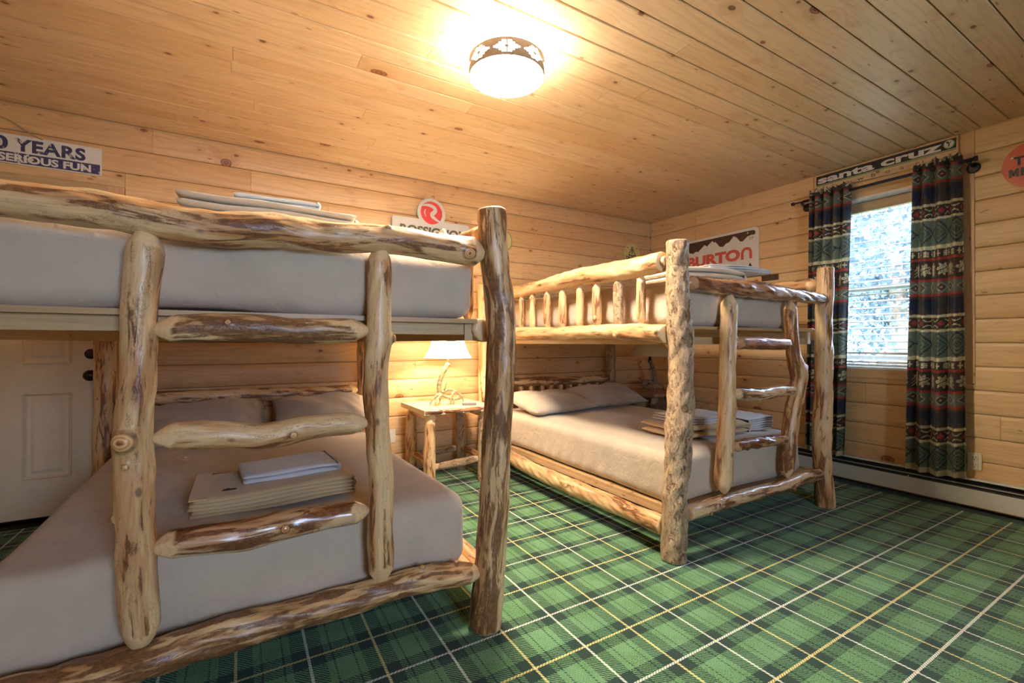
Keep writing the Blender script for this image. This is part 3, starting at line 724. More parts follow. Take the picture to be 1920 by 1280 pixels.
# long side facing the gap between the beds
slog('side_rail', [(1.572, 1.478, .030), (1.60, 1.478, .031)], 1.836, 'pale', B, e0='flat', e1='flat', seed=69, ds=.006)
slog('side_rail', [(1.592, 1.478, .052), (1.619, 1.478, .052), (1.746, 1.473, .054), (1.949, 1.474, .057), (2.234, 1.481, .056), (2.40, 1.478, .055), (2.517, 1.473, .050), (2.78, 1.464, .042), (3.044, 1.460, .045), (3.515, 1.46, .045)], 1.83, 'pale', B, e0='flat', e1='flat', seed=63, lump=.035, knots=((.42, 2.6, .012, .012),))
slog('side_rail', [(1.575, 1.114, .047), (1.602, 1.114, .048), (1.746, 1.124, .045), (1.906, 1.131, .044), (2.183, 1.135, .040), (2.517, 1.131, .046), (3.004, 1.140, .050), (3.515, 1.14, .046)], 1.83, 'pale', B, e0='flat', e1='flat', seed=64, lump=.05, knots=((.01, 2.9, .013, .012), (.16, 3.6, .018, .018), (.27, 2.2, .010, .012)))
slog('side_rail', [(1.588, .148, .048), (1.673, .148, .048), (1.906, .146, .048), (2.183, .143, .051), (2.456, .144, .052), (2.779, .145, .050), (3.083, .165, .052), (3.515, .16, .05)], 1.83, 'pale', B, e0='flat', e1='flat', seed=65, lump=.05, detail=1.6, knots=((.12, 2.4, .013, .008), (.38, 2.8, .014, .010)))
for k, (yy, q, mt) in enumerate(((3.25, .023, 'mix'), (3.08, .024, 'mix'), (2.942, .024, 'mix'), (2.79, .024, 'mix'), (2.60, .026, 'mix'), (2.427, .027, 'pale'), (2.25, .026, 'pale'), (2.085, .028, 'pale'), (1.906, .030, 'bark'), (1.738, .025, 'mix'))):
    bx = random.Random(k).uniform(-.006, .006)
    vlog('spindle', [(1.83, 1.432, q*.8), (1.83+bx, 1.39, q), (1.83+bx, 1.29, q*1.02), (1.83, 1.20, q), (1.83, 1.158, q*.7)], yy, mt, B, seed=70+k, ds=.006, nseg=20, cone=.036, tip=.3, lump=.05, knots=((.80, 5.0, .013, .012),) if k in (7,) else ())
# far long side
slog('side_rail', [(1.585, 1.46, .045), (3.515, 1.46, .045)], 3.325, 'mix', B, seed=80, ds=.02)
slog('side_rail', [(1.585, 1.13, .042), (3.515, 1.13, .042)], 3.325, 'mix', B, seed=81, ds=.02)
slog('side_rail', [(1.585, .17, .046), (3.515, .17, .046)], 3.325, 'mix', B, seed=82, ds=.02)
headboard(B, 1.885, 3.285, .708, .33, 'streak', 260, zr=.040)
headboard(B, 1.885, 3.285, 1.500, 1.14, 'bark', 300, dots=False)
box('support_board', 1.888, 3.262, 1.578, 3.50, 1.141, 1.157, M['plank_x'], B)
box('support_beam', 1.90, 3.24, 1.62, 1.655, 1.060, 1.100, M['plank_x'], B, bev=.002)
box('support_beam', 3.225, 3.26, 1.60, 3.5, 1.06, 1.141, M['plank_y'], B, bev=.002)
box('support_beam', 1.892, 1.925, 1.66, 3.5, 1.06, 1.141, M['plank_y'], B, bev=.002)
box('support_board', 1.892, 3.26, 1.590, 3.50, .205, .222, M['plank_x'], B)
box('support_beam', 1.892, 1.918, 1.60, 3.50, .175, .205, M['plank_y'], B, bev=.002)

# ------------------------------------------------------------------ bedding
def fabric(name, col, var=.05, scale=9, rough=.9, weave=900, bump=.25):
    t = NT(name); g = t.n('ShaderNodeNewGeometry')
    nz = t.noise(g.outputs['Position'], scale, 2)
    c = t.mix(t.step(nz, .3, .7), tuple(x*(1-var) for x in col), tuple(x*(1+var) for x in col))
    fine = t.noise(g.outputs['Position'], weave, 2); soft = t.noise(g.outputs['Position'], 16, 3, .55, .6)
    h = t.math('ADD', t.math('MULTIPLY', fine, .10), soft)
    t.bsdf(c, rough, t.bump(h, bump, .014), spec=.2, sheen=.25); return t.m
M['sheet'] = fabric('taupe_sheet', (.545, .445, .34), bump=.45)
M['pillow'] = fabric('taupe_pillow', (.47, .39, .30))
M['blanket'] = fabric('tan_fleece_blanket', (.56, .40, .22), weave=500, bump=.35)
M['grey_sheet'] = fabric('pale_grey_sheet', (.60, .57, .57), bump=.4)
M['cream_cloth'] = fabric('cream_blanket', (.66, .57, .42), weave=450, bump=.35)
M['white_cloth'] = fabric('white_sheet', (.70, .68, .64), bump=.4)

def mattress(name, x0, x1, y0, y1, z0, z1, label, group, seed, r=.06, skirt=0.0, puff=.008):
    nx, ny, nz = 60, 80, 18
    cx, cy, cz = (x0+x1)/2, (y0+y1)/2, (z0+z1)/2; hx, hy, hz = (x1-x0)/2, (y1-y0)/2, (z1-z0)/2
    rg = np.random.RandomState(seed)
    bm = bmesh.new(); bmesh.ops.create_cube(bm, size=2)
    # build six grids by hand so the density can differ per axis
    bm.free(); vs = {}; verts = []; faces = []
    def vid(i, j, k):
        key = (i, j, k)
        if key not in vs:
            vs[key] = len(verts); verts.append((-1+2*i/nx, -1+2*j/ny, -1+2*k/nz))
        return vs[key]
    for i in range(nx):
        for j in range(ny):
            faces.append((vid(i, j, nz), vid(i+1, j, nz), vid(i+1, j+1, nz), vid(i, j+1, nz)))
            faces.append((vid(i, j, 0), vid(i, j+1, 0), vid(i+1, j+1, 0), vid(i+1, j, 0)))
    for i in range(nx):
        for k in range(nz):
            faces.append((vid(i, 0, k), vid(i+1, 0, k), vid(i+1, 0, k+1), vid(i, 0, k+1)))
            faces.append((vid(i, ny, k), vid(i, ny, k+1), vid(i+1, ny, k+1), vid(i+1, ny, k)))
    for j in range(ny):
        for k in range(nz):
            faces.append((vid(0, j, k), vid(0, j, k+1), vid(0, j+1, k+1), vid(0, j+1, k)))
            faces.append((vid(nx, j, k), vid(nx, j+1, k), vid(nx, j+1, k+1), vid(nx, j, k+1)))
    V = np.array(verts); Q = V*np.array([hx, hy, hz])
    # pull vertices near the edges so the round corners keep their samples
    def crowd(t, h, n):
        return np.sign(t)*(h-(h-np.abs(t))*(0.35+.65*np.clip((h-np.abs(t))/(h*.5), 0, 1))) if n > 30 else t
    Q[:, 0] = crowd(Q[:, 0], hx, nx); Q[:, 1] = crowd(Q[:, 1], hy, ny)
    inner = np.clip(Q, -np.array([hx, hy, hz])+r, np.array([hx, hy, hz])-r)
    D = Q-inner; Dn = np.linalg.norm(D, axis=1)[:, None]+1e-9
    N = D/Dn; Q = inner+N*r
    X, Y, Z = Q[:, 0], Q[:, 1], Q[:, 2]
    w = np.zeros(len(Q))
    for _ in range(9):
        a = rg.uniform(0, 6.28); kx, ky, kz = rg.uniform(2, 13, 3)
        w += np.cos(kx*X+ky*Y*.6+kz*Z+a)
    w *= puff/3
    # tucked-in folds near the bottom edge of the sides
    low = np.clip((-Z/hz+.15)/1.1, 0, 1)**1.6*(1-np.abs(N[:, 2]))
    fold = np.sin(46*Y+26*Z+2.5*np.sin(5*Y))*np.abs(N[:, 0])+np.sin(40*X+24*Z+2.2*np.sin(6*X))*np.abs(N[:, 1])
    w += .0105*fold*low*(.5+.5*np.sin(3.1*Y+1.7*X+seed))
    Q = Q+N*w[:, None]; Q[:, 2] += .010*(1-(X/hx)**2)*(1-(Y/hy)**2)*(Z > 0)
    Q += np.array([cx, cy, cz])
    o = mesh(name, Q, faces, M['sheet'], None, True); return tag(o, label, 'mattress', group)
G = 'sheeted mattresses on the bunks'
mattress('mattress', -.585, .740, 1.590, 3.50, .220, .490, 'taupe sheeted mattress on the lower bunk of the left bed', G, 1)
mattress('mattress', -.60, .775, 1.578, 3.50, 1.158, 1.392, 'taupe sheeted mattress on the upper bunk of the left bed', G, 2)
mattress('mattress', 1.905, 3.15, 1.595, 3.50, .223, .492, 'taupe sheeted mattress on the lower bunk beside the window', G, 3, puff=.005)
mattress('mattress', 1.90, 3.125, 1.585, 3.50, 1.158, 1.402, 'taupe sheeted mattress on the upper bunk beside the window', G, 4)

def pillow(name, c, size, rot, label, seed):
    rg = np.random.RandomState(seed); nu, nv = 44, 34; vs = []; fs = []
    def pt(u, v, s):
        # u,v in -1..1 ; pillow outline with drawn-in sides
        ex = 1-.055*(1-v*v)*0-.0; x = u*(1-.05*(1-abs(v))**1.0*(abs(u) > 0)); y = v*(1-.09*(1-abs(u))**1.2)
        h = max(0, (1-abs(u)**2.6))**.55*max(0, (1-abs(v)**2.4))**.55
        return [x*size[0]/2, y*size[1]/2, s*h*size[2]/2*(1.0 if s > 0 else .75)]
    idx = {}
    for s in (1, -1):
        for i in range(nu+1):
            for j in range(nv+1):
                edge = i in (0, nu) or j in (0, nv)
                key = (i, j, 0 if edge else s)
                if key in idx: continue
                idx[key] = len(vs); vs.append(pt(-1+2*i/nu, -1+2*j/nv, s))
        for i in range(nu):
            for j in range(nv):
                q = []
                for a, b in ((i, j), (i+1, j), (i+1, j+1), (i, j+1)):
                    e = a in (0, nu) or b in (0, nv); q.append(idx[(a, b, 0 if e else s)])
                fs.append(q if s > 0 else q[::-1])
    V = np.array(vs)
    w = sum(np.cos(rg.uniform(6, 26)*V[:, 0]+rg.uniform(6, 26)*V[:, 1]+rg.uniform(0, 6)) for _ in range(8))
    k = np.clip(np.abs(V[:, 2])/(size[2]*.2), 0, 1)
    cr = np.clip((np.abs(V[:, 0])-size[0]*.15)/(size[0]*.15), 0, 1)*k
    V[:, 2] += .0034*w*k+.0055*np.cos(44*V[:, 0]+30*V[:, 1]+seed+2*np.sin(9*V[:, 1]))*cr
    R = np.array(Matrix.Rotation(rot[2], 3, 'Z') @ Matrix.Rotation(rot[0], 3, 'X') @ Matrix.Rotation(rot[1], 3, 'Y'))
    V = V@R.T+np.array(c)
    o = mesh(name, V, fs, M['pillow'], None, True); return tag(o, label, 'pillow', 'pillows on the lower bunks')
R_ = math.radians
pillow('pillow', (-.17, 3.30, .588), (.60, .42, .20), (R_(24), 0, R_(1)), 'taupe pillow leaning on the left bed headboard, nearer the door', 1)
pillow('pillow', (.475, 3.31, .592), (.60, .42, .21), (R_(24), 0, R_(-1)), 'taupe pillow leaning on the left bed headboard, nearer the lit lamp', 2)
pillow('pillow', (2.23, 3.12, .572), (.68, .46, .17), (R_(9), 0, R_(5)), 'creased taupe pillow on the window side bed, nearer the lit lamp', 3)
pillow('pillow', (2.90, 3.19, .582), (.66, .44, .17), (R_(12), 0, R_(-3)), 'smooth taupe pillow on the window side bed, nearer the room corner', 4)

def folded(name, x0, x1, y0, y1, z0, n, th, mat, label, group, rot=0.0, fold_right=True, sag=0.0, seed=0, wave=.006, part_of=None, hem=False, curl=0.0):
    """folded cloth: a serpentine of n layers with the folds at one end and loose edges at the other"""
    rg = random.Random(seed); L = x1-x0
    o_root = None
    cx, cy = (x0+x1)/2, (y0+y1)/2
    bm = bmesh.new(); ny = 10; nx = 26
    def zoff(u, lay, v):
        return wave*math.sin(5*u+seed+lay*.15)*(.4+.6*lay/n)+sag*(u-.5)**2*4*lay/n + curl*max(0, .25-u)*4*(lay/n)
    for lay in range(n):
        za = z0+lay*th; zb = za+th*.84
        ins = rg.uniform(0, .018); insr = rg.uniform(0, .004); iy = rg.uniform(0, .008)
        rr = th*.45
        ring_prev = None
        rows_ = []
        for i in range(nx+1):
            u = i/nx; x = x0+ins+(L-ins-insr)*u
            # nose profile at both ends
            e = min(u, 1-u)*L; q = 1.0
            if e < rr: q = math.sqrt(max(0.04, 1-(1-e/rr)**2))
            sec = []
            for j in range(ny+1):
                v = j/ny; yv = y0+iy+(y1-y0-2*iy)*v
                ey = min(v, 1-v)*(y1-y0); qy = 1.0 if ey > rr else math.sqrt(max(.25, 1-(1-ey/rr)**2))
                zm = (za+zb)/2+zoff(u, lay+.5, v)+.0015*math.sin(22*v+9*u+lay)
                sec.append((x, yv, zm, (zb-za)/2*q*qy))
            rows_.append(sec)
        top = [[bm.verts.new((a, b, c+h)) for a, b, c, h in s] for s in rows_]
        bot = [[bm.verts.new((a, b, c-h)) for a, b, c, h in s] for s in rows_]
        for i in range(nx):
            for j in range(ny):
                bm.faces.new((top[i][j], top[i+1][j], top[i+1][j+1], top[i][j+1]))
                bm.faces.new((bot[i][j], bot[i][j+1], bot[i+1][j+1], bot[i+1][j]))
        for i in range(nx):
            bm.faces.new((bot[i][0], bot[i+1][0], top[i+1][0], top[i][0])); bm.faces.new((bot[i][ny], top[i][ny], top[i+1][ny], bot[i+1][ny]))
        for j in range(ny):
            bm.faces.new((bot[0][j], top[0][j], top[0][j+1], bot[0][j+1])); bm.faces.new((bot[nx][j], bot[nx][j+1], top[nx][j+1], top[nx][j]))
    # round folds joining pairs of layers
    xe = x1 if fold_right else x0; sg = 1 if fold_right else -1
    for lay in range(0, n-1, 2):
        za = z0+lay*th+zoff(1 if fold_right else 0, lay+.5, 0); zc = za+th*.95; R = th*.95
        arc = []
        for k in range(9):
            a = -math.pi/2+math.pi*k/8
            ro, ri = R, R*.28
            arc.append(((xe-sg*.006+sg*ro*.75*math.cos(a), zc+ro*math.sin(a)), (xe-sg*.006+sg*ri*.75*math.cos(a), zc+ri*math.sin(a))))
        g = [[[bm.verts.new((p[0], yy, p[1])) for p in pr] for pr in arc] for yy in (y0+.004, y1-.004)]
        for k in range(8):
            for a, b in ((0, 1),):
                bm.faces.new((g[0][k][0], g[0][k+1][0], g[1][k+1][0], g[1][k][0])); bm.faces.new((g[0][k][1], g[1][k][1], g[1][k+1][1], g[0][k+1][1]))
                for s_ in (0, 1): bm.faces.new((g[s_][k][0], g[s_][k][1], g[s_][k+1][1], g[s_][k+1][0]))
    bmesh.ops.recalc_face_normals(bm, faces=bm.faces)
    Rm = Matrix.Translation((cx, cy, 0)) @ Matrix.Rotation(rot, 4, 'Z') @ Matrix.Translation((-cx, -cy, 0))
    bmesh.ops.transform(bm, matrix=Rm, verts=bm.verts)
    if part_of is not None:
        return bm_obj(name, bm, mat, part_of, True)
    o = bm_obj(name, bm, mat, None, True); return tag(o, label, 'blanket' if 'blanket' in name else 'bed sheet', group)
GB = 'folded blankets on the mattresses'; GS = 'folded sheets on the blankets'
bl = folded('folded_blanket', -.150, .365, 1.76, 2.13, .505, 5, .0125, M['blanket'], 'folded tan blanket with hemmed end on the left lower mattress', GB, rot=R_(2), seed=3)
box('hem', -.145, -.095, 1.772, 2.12, .5585, .5625, M['blanket'], bl, bev=.002)
bm = bmesh.new()
for a, b, c_, d in ((-.055, -.015, 1.846, 1.850), (-.050, -.030, 1.850, 1.858), (-.028, -.012, 1.852, 1.856), (-.040, -.034, 1.858, 1.866)): add_box(bm, a, b, c_, d, .5600, .5622)
bm_obj('embroidery', bm, M['bronze'], bl)
folded('folded_sheet', -.005, .325, 1.865, 2.12, .566, 2, .018, M['grey_sheet'], 'folded pale grey sheet on the tan blanket, left lower mattress', GS, rot=R_(4), seed=4, wave=.003)
folded('folded_blanket', -.175, .355, 1.66, 1.98, 1.404, 5, .0245, M['cream_cloth'], 'folded cream blanket on the left upper mattress behind the top rail', GB, rot=R_(-2), seed=5, curl=.012, wave=.004)
folded('folded_sheet', -.02, .24, 1.70, 1.95, 1.523, 2, .016, M['white_cloth'], 'crumpled white sheet on the cream blanket, left upper mattress', GS, rot=R_(-4), seed=6, wave=.002)
folded('folded_blanket', 2.17, 2.76, 1.72, 2.06, .508, 2, .040, M['blanket'], 'folded tan blanket on the lower mattress beside the window', GB, rot=R_(-3), seed=7)
folded('folded_sheet', 2.22, 2.62, 1.75, 2.02, .585, 3, .015, M['grey_sheet'], 'folded pale grey sheet on the tan blanket, window side lower mattress', GS, rot=R_(-6), seed=8, wave=.008)
folded('folded_sheet', 2.80, 3.06, 1.74, 2.02, .501, 6, .014, M['grey_sheet'], 'layered grey sheet beside the tan blanket, window side lower mattress', GS, rot=R_(-8), seed=9)
folded('folded_blanket', 2.02, 2.62, 1.66, 1.96, 1.414, 3, .032, M['cream_cloth'], 'folded cream blanket on the upper mattress beside the window', GB, rot=R_(-3), seed=10, sag=-.01)
folded('folded_sheet', 2.40, 2.96, 1.70, 1.96, 1.414+.10, 3, .011, M['white_cloth'], 'folded white sheet draped over the cream blanket, upper bunk by window', GS, rot=R_(-5), seed=11, curl=0, wave=.007)

# ------------------------------------------------------------------ nightstands
def nightstand(x0, x1, y0, y1, zt, label, lm, tm, edge, seed):
    t = thing('nightstand', ((x0+x1)/2, (y0+y1)/2, 0), label, 'nightstand', 'log nightstands')
    # live-edge slab
    n = 40; rg = random.Random(seed); vs = []; fs = []
    outl = []
    for i in range(n+1): outl.append((x0+(x1-x0)*i/n, y0+.010*math.sin(i*.55+seed)+.005*math.sin(i*1.7)))
    outl += [(x1, y1), (x0, y1)]
    prism('tabletop', outl, tm, t, (0, 0, zt-.036), (1, 0, 0), (0, 1, 0), 0, .036)
    log('bark_edge', [(x0+.004, y0+.006, zt-.019, .015), ((x0+x1)/2, y0+.002, zt-.019, .017), (x1-.004, y0+.006, zt-.019, .015)], edge, t, e0='flat', e1='flat', seed=seed, ds=.01, nseg=12, lump=.12)
    ix, iy = .065, .06
    L4 = [(x0+ix, y0+iy), (x1-ix, y0+iy), (x0+ix, y1-iy), (x1-ix, y1-iy)]
    for k, (x, yy) in enumerate(L4):
        mt = lm if k % 2 == 0 else ('bark' if lm != 'dark' else 'dark')
        log('leg', [(x, yy, zt-.045, .030), (x+.002, yy, zt-.10, .040), (x, yy, .25, .043), (x+.003, yy, 0, .042)], mt, t, e0='cone', e1='flat', seed=seed+3+k, ds=.012, tip=.6, cone=.06)
    for x in (x0+ix, x1-ix):
        log('apron_rail', [(x+.012, y0+.03, zt-.066, .028), (x+.012, y1-.03, zt-.066, .028)], lm, t, e0='flat', e1='flat', seed=seed+9, ds=.02, nseg=18)
    for yy in (y0+iy+.002, y1-iy):
        log('stretcher', [(x0+ix+.02, yy+.012, .155, .024), ((x0+x1)/2, yy+.012, .165, .030), (x1-ix-.02, yy+.012, .18, .027)], 'bark' if lm != 'dark' else 'dark', t, seed=seed+11, ds=.012, nseg=20)
    for x in (x0+ix+.004, x1-ix):
        log('stretcher', [(x+.01, y0+iy+.03, .18, .026), (x+.01, y1-iy-.03, .18, .026)], lm, t, seed=seed+13, ds=.02, nseg=16)
    return t
M['slab_pale'] = pine('pale_slab', 'x', (.80, .68, .46), (.68, .54, .32), kthr=.8)
M['slab_dark'] = pine('brown_slab', 'x', (.46, .27, .13), (.36, .19, .085), kthr=.8)
ZT1 = .588
nightstand(1.110, 1.675, 3.09, 3.63, ZT1, 'pale log nightstand between the two bunk beds, under the lit lamp', 'mix', M['slab_pale'], 'red', 5)
nightstand(3.43, 3.99, 3.10, 3.60, .572, 'brown log nightstand in the room corner behind the far bunk bed', 'dark', M['slab_dark'], 'dark', 25)

# ------------------------------------------------------------------ antler lamps
def antler_mat(name, a, b):
    t = NT(name); g = t.n('ShaderNodeNewGeometry'); nz = t.noise(g.outputs['Position'], 60, 4, .6)
    c = t.mix(t.step(nz, .4, .66), a, b); t.bsdf(c, .45, t.bump(nz, .4, .003), spec=.4); return t.m
M['antler'] = antler_mat('antler_cream', (.46, .39, .24), (.22, .16, .08))
M['antler_d'] = antler_mat('antler_brown', (.30, .21, .12), (.13, .09, .05))
def shade_mat(name, col, transl):
    t = NT(name); g = t.n('ShaderNodeNewGeometry'); nz = t.noise(g.outputs['Position'], 130, 3, .6)
    c = t.mix(nz, tuple(x*.92 for x in col), col)
    d = t.n('ShaderNodeBsdfDiffuse'); tr = t.n('ShaderNodeBsdfTranslucent'); mx = t.n('ShaderNodeMixShader'); mx.inputs[0].default_value = transl
    t.put(d.inputs[0], c); t.put(tr.inputs[0], c)
    t.t.links.new(d.outputs[0], mx.inputs[1]); t.t.links.new(tr.outputs[0], mx.inputs[2]); t.t.links.new(mx.outputs[0], t.out.inputs[0]); return t.m
M['shade'] = shade_mat('cream_shade', (.84, .75, .58), .36)
M['shade_tan'] = shade_mat('tan_shade', (.66, .56, .40), .15)
M['seam'] = plain('shade_seam', (.42, .34, .24), .8)

def lamp(cx, cy, zt, label, am, prof, sm, seams, stem_top, mir=1):
    t = thing('table_lamp', (cx, cy, zt), label, 'table lamp', 'antler table lamps')
    def q(pts, r0, r1, name='antler', n=9):
        P = [(cx+mir*a, cy+b, zt+c) for a, b, c in pts]
        C = curve_pts([(x, y, z, r0+(r1-r0)*i/(len(P)-1)) for i, (x, y, z) in enumerate(P)], 22)
        return sweep(name, C, M[am], t, n)
    q([(.004, 0, .318), (-.030, 0, .265), (-.062, 0, .205), (-.078, 0, .14), (-.074, 0, .09), (-.050, -.005, .062)], .020, .017, 'stem', 12)
    q([(-.020, -.02, .175), (-.032, -.025, .135), (-.040, -.02, .11)], .004, .008)
    q([(-.072, 0, .085), (-.11, -.03, .072), (-.150, -.04, .045), (-.165, -.045, .006)], .013, .005)
    q([(-.060, 0, .080), (-.085, -.05, .075), (-.125, -.075, .04), (-.142, -.08, .005)], .014, .005)
    q([(-.060, 0, .075), (-.05, .06, .07), (-.03, .09, .035), (-.03, .10, .005)], .012, .005)
    q([(-.055, 0, .075), (-.02, -.035, .058), (.000, -.055, .05), (.004, -.06, .028), (-.004, -.065, .005)], .014, .006)
    q([(.000, -.055, .04), (-.02, -.07, .02), (-.04, -.085, .004)], .007, .004)
    q([(.000, -.055, .05), (.022, -.04, .085), (.052, -.02, .100), (.085, -.02, .078), (.112, -.025, .052)], .011, .010)
    q([(-.045, 0, .085), (.00, .035, .108), (.05, .045, .108), (.10, .02, .078), (.118, -.01, .045), (.125, -.02, .004)], .013, .005)
    q([(.112, -.02, .052), (.085, .01, .036), (.045, .02, .034), (.015, .0, .042)], .014, .012)
    q([(.055, .01, .034), (.035, -.03, .018), (.02, -.05, .004)], .008, .004)
    lathe('socket', [(.0001, stem_top-zt+.0), (.012, stem_top-zt), (.012, stem_top-zt+.05), (.018, stem_top-zt+.055), (.018, stem_top-zt+.10), (.0001, stem_top-zt+.10)], (cx, cy, zt), M['nickel'] if am == 'antler' else M['black'], t, 16)
    vs, fs = lathe_mesh(prof, 48, (cx, cy, 0)); sh = mesh('lamp_shade', vs, fs, sm, t, True)
    if seams:
        for k in range(8):
            a = 2*math.pi*(k+.3)/8
            sweep('seam', [(cx+(r+.0015)*math.cos(a), cy+(r+.0015)*math.sin(a), z, .0016) for r, z in prof], M['seam'], sh, 5)
    for r, z in (prof[0], prof[-1]):
        ring = [(cx+r*math.cos(a), cy+r*math.sin(a), z, .0022) for a in np.linspace(0, 2*math.pi, 49)]
        sweep('trim_ring', ring, M['seam'] if seams else sm, sh, 5, caps=False)
    return t
bell = [(.190, .948), (.186, .953), (.168, .980), (.150, 1.015), (.134, 1.055), (.120, 1.10), (.108, 1.145), (.100, 1.185)]
lamp(1.398, 3.34, ZT1, 'antler table lamp with lit pleated bell shade on the pale nightstand', 'antler', bell, M['shade'], True, .903)
cone = [(.225, .935), (.190, .985), (.150, 1.045), (.115, 1.10)]
lamp(3.655, 3.35, .572, 'unlit antler table lamp with plain tan cone shade in the room corner', 'antler_d', cone, M['shade_tan'], False, .875, mir=-1)
bl_ = bpy.data.lights.new('bulb', 'POINT'); bl_.energy = LAMP_W; bl_.color = (1, .80, .56); bl_.shadow_soft_size = .03
bo = bpy.data.objects.new('bulb_light', bl_); bo.location = (1.398, 3.34, 1.045); COL.objects.link(bo)

# ------------------------------------------------------------------ ceiling light
LX, LY = 1.060, 1.836
cl = thing('ceiling_light', (LX, LY, ZC), 'round flush ceiling light with a pierced metal band, lit', 'ceiling light')
def emis(name, col, s):
    t = NT(name); e = t.n('ShaderNodeEmission'); e.inputs[0].default_value = (*col, 1); e.inputs[1].default_value = s
    t.t.links.new(e.outputs[0], t.out.inputs[0]); return t.m
M['glow'] = emis('lit_white_glass', (1.0, .88, .71), CEIL_EMIT)
lathe('diffuser', [(.0001, 2.288), (.05, 2.2885), (.11, 2.292), (.155, 2.300), (.166, 2.306)], (LX, LY, 0), M['glow'], cl, 64)
M['glow2'] = emis('lit_glass_side', (1.0, .88, .72), CEIL_EMIT*.30)
lathe('glass_side', [(.166, 2.306), (.166, 2.392), (.10, 2.396)], (LX, LY, 0), M['glow2'], cl, 64)
lathe('canopy', [(.06, 2.405), (.075, 2.41), (.075, ZC)], (LX, LY, 0), M['nickel'], cl, 32)
lathe('finial', [(.0001, 2.272), (.006, 2.273), (.008, 2.279), (.024, 2.283), (.028, 2.288), (.0001, 2.290)], (LX, LY, 0), M['nickel'], cl, 24)
def band():
    nth, nz, R = 8*44, 18, .1755; z0, z1 = 2.299, 2.376
    step_w = [0, 0, 0, 4, 7, 10, 13, 17, 19, 19, 17, 13, 10, 7, 4, 0, 0, 0]
    step_w = [0, 0, 0, 6, 6, 10, 10, 14, 18, 18, 14, 10, 10, 6, 6, 0, 0, 0]
    vs, fs = [], []
    for rr in (R, R-.003):
        for j in range(nz+1):
            for i in range(nth):
                a = 2*math.pi*i/nth+ANG; vs.append((LX+rr*math.cos(a), LY+rr*math.sin(a), z0+(z1-z0)*j/nz))
    o = (nz+1)*nth
    def hole(i, j):
        if j < 0 or j >= nz: return True
        u = (i % 44)-21.5; au = abs(u)
        if au < 1: return False
        if j in (8, 9) and au < 2.6: return False
        return au < step_w[j]+.6 and step_w[j] > 0
    for j in range(nz):
        for i in range(nth):
            if hole(i, j): continue
            i2 = (i+1) % nth; a, b, c, d = j*nth+i, j*nth+i2, (j+1)*nth+i2, (j+1)*nth+i
            fs.append((a, b, c, d)); fs.append((o+a, o+d, o+c, o+b))
            if hole(i+1, j): fs.append((b, o+b, o+c, c))
            if hole(i-1, j): fs.append((a, d, o+d, o+a))
            if hole(i, j+1): fs.append((d, c, o+c, o+d))
            if hole(i, j-1): fs.append((a, o+a, o+b, b))
    return vs, fs
ANG = math.atan2(-LY, -LX)-math.pi/8      # a motif faces the door side of the room
vs, fs = band(); mesh('band', vs, fs, plain('bronze_band', (.20, .15, .10), .55), cl)
for k in range(3):
    a = 2*math.pi*k/3
    sweep('bracket_arm', [(LX+.07*math.cos(a), LY+.07*math.sin(a), 2.415, .004), (LX+.12*math.cos(a), LY+.12*math.sin(a), 2.418, .004), (LX+.173*math.cos(a), LY+.173*math.sin(a), 2.374, .004)], M['nickel'], cl, 6)

def copy_tree(o, d, parent=None):
    c = o.copy(); COL.objects.link(c)
    if parent is None: c.location = o.location+Vector(d)
    else: c.parent = parent
    for ch in [x for x in o.children]: copy_tree(ch, d, c)
    return c
c2 = copy_tree(cl, (-.45, -2.75, 0)); c2['label'] = 'added fill light, a round flush ceiling fixture unseen behind the camera'  # extra fixture added out of view to light the near bed front
M['fill_glow'] = emis('added_fill_light_glass', (1.0, .83, .62), CEIL_EMIT*4.6)
for ch in c2.children:
    if ch.name.startswith('diffuser'):
        ch.data = ch.data.copy(); ch.data.materials.clear(); ch.data.materials.append(M['fill_glow'])
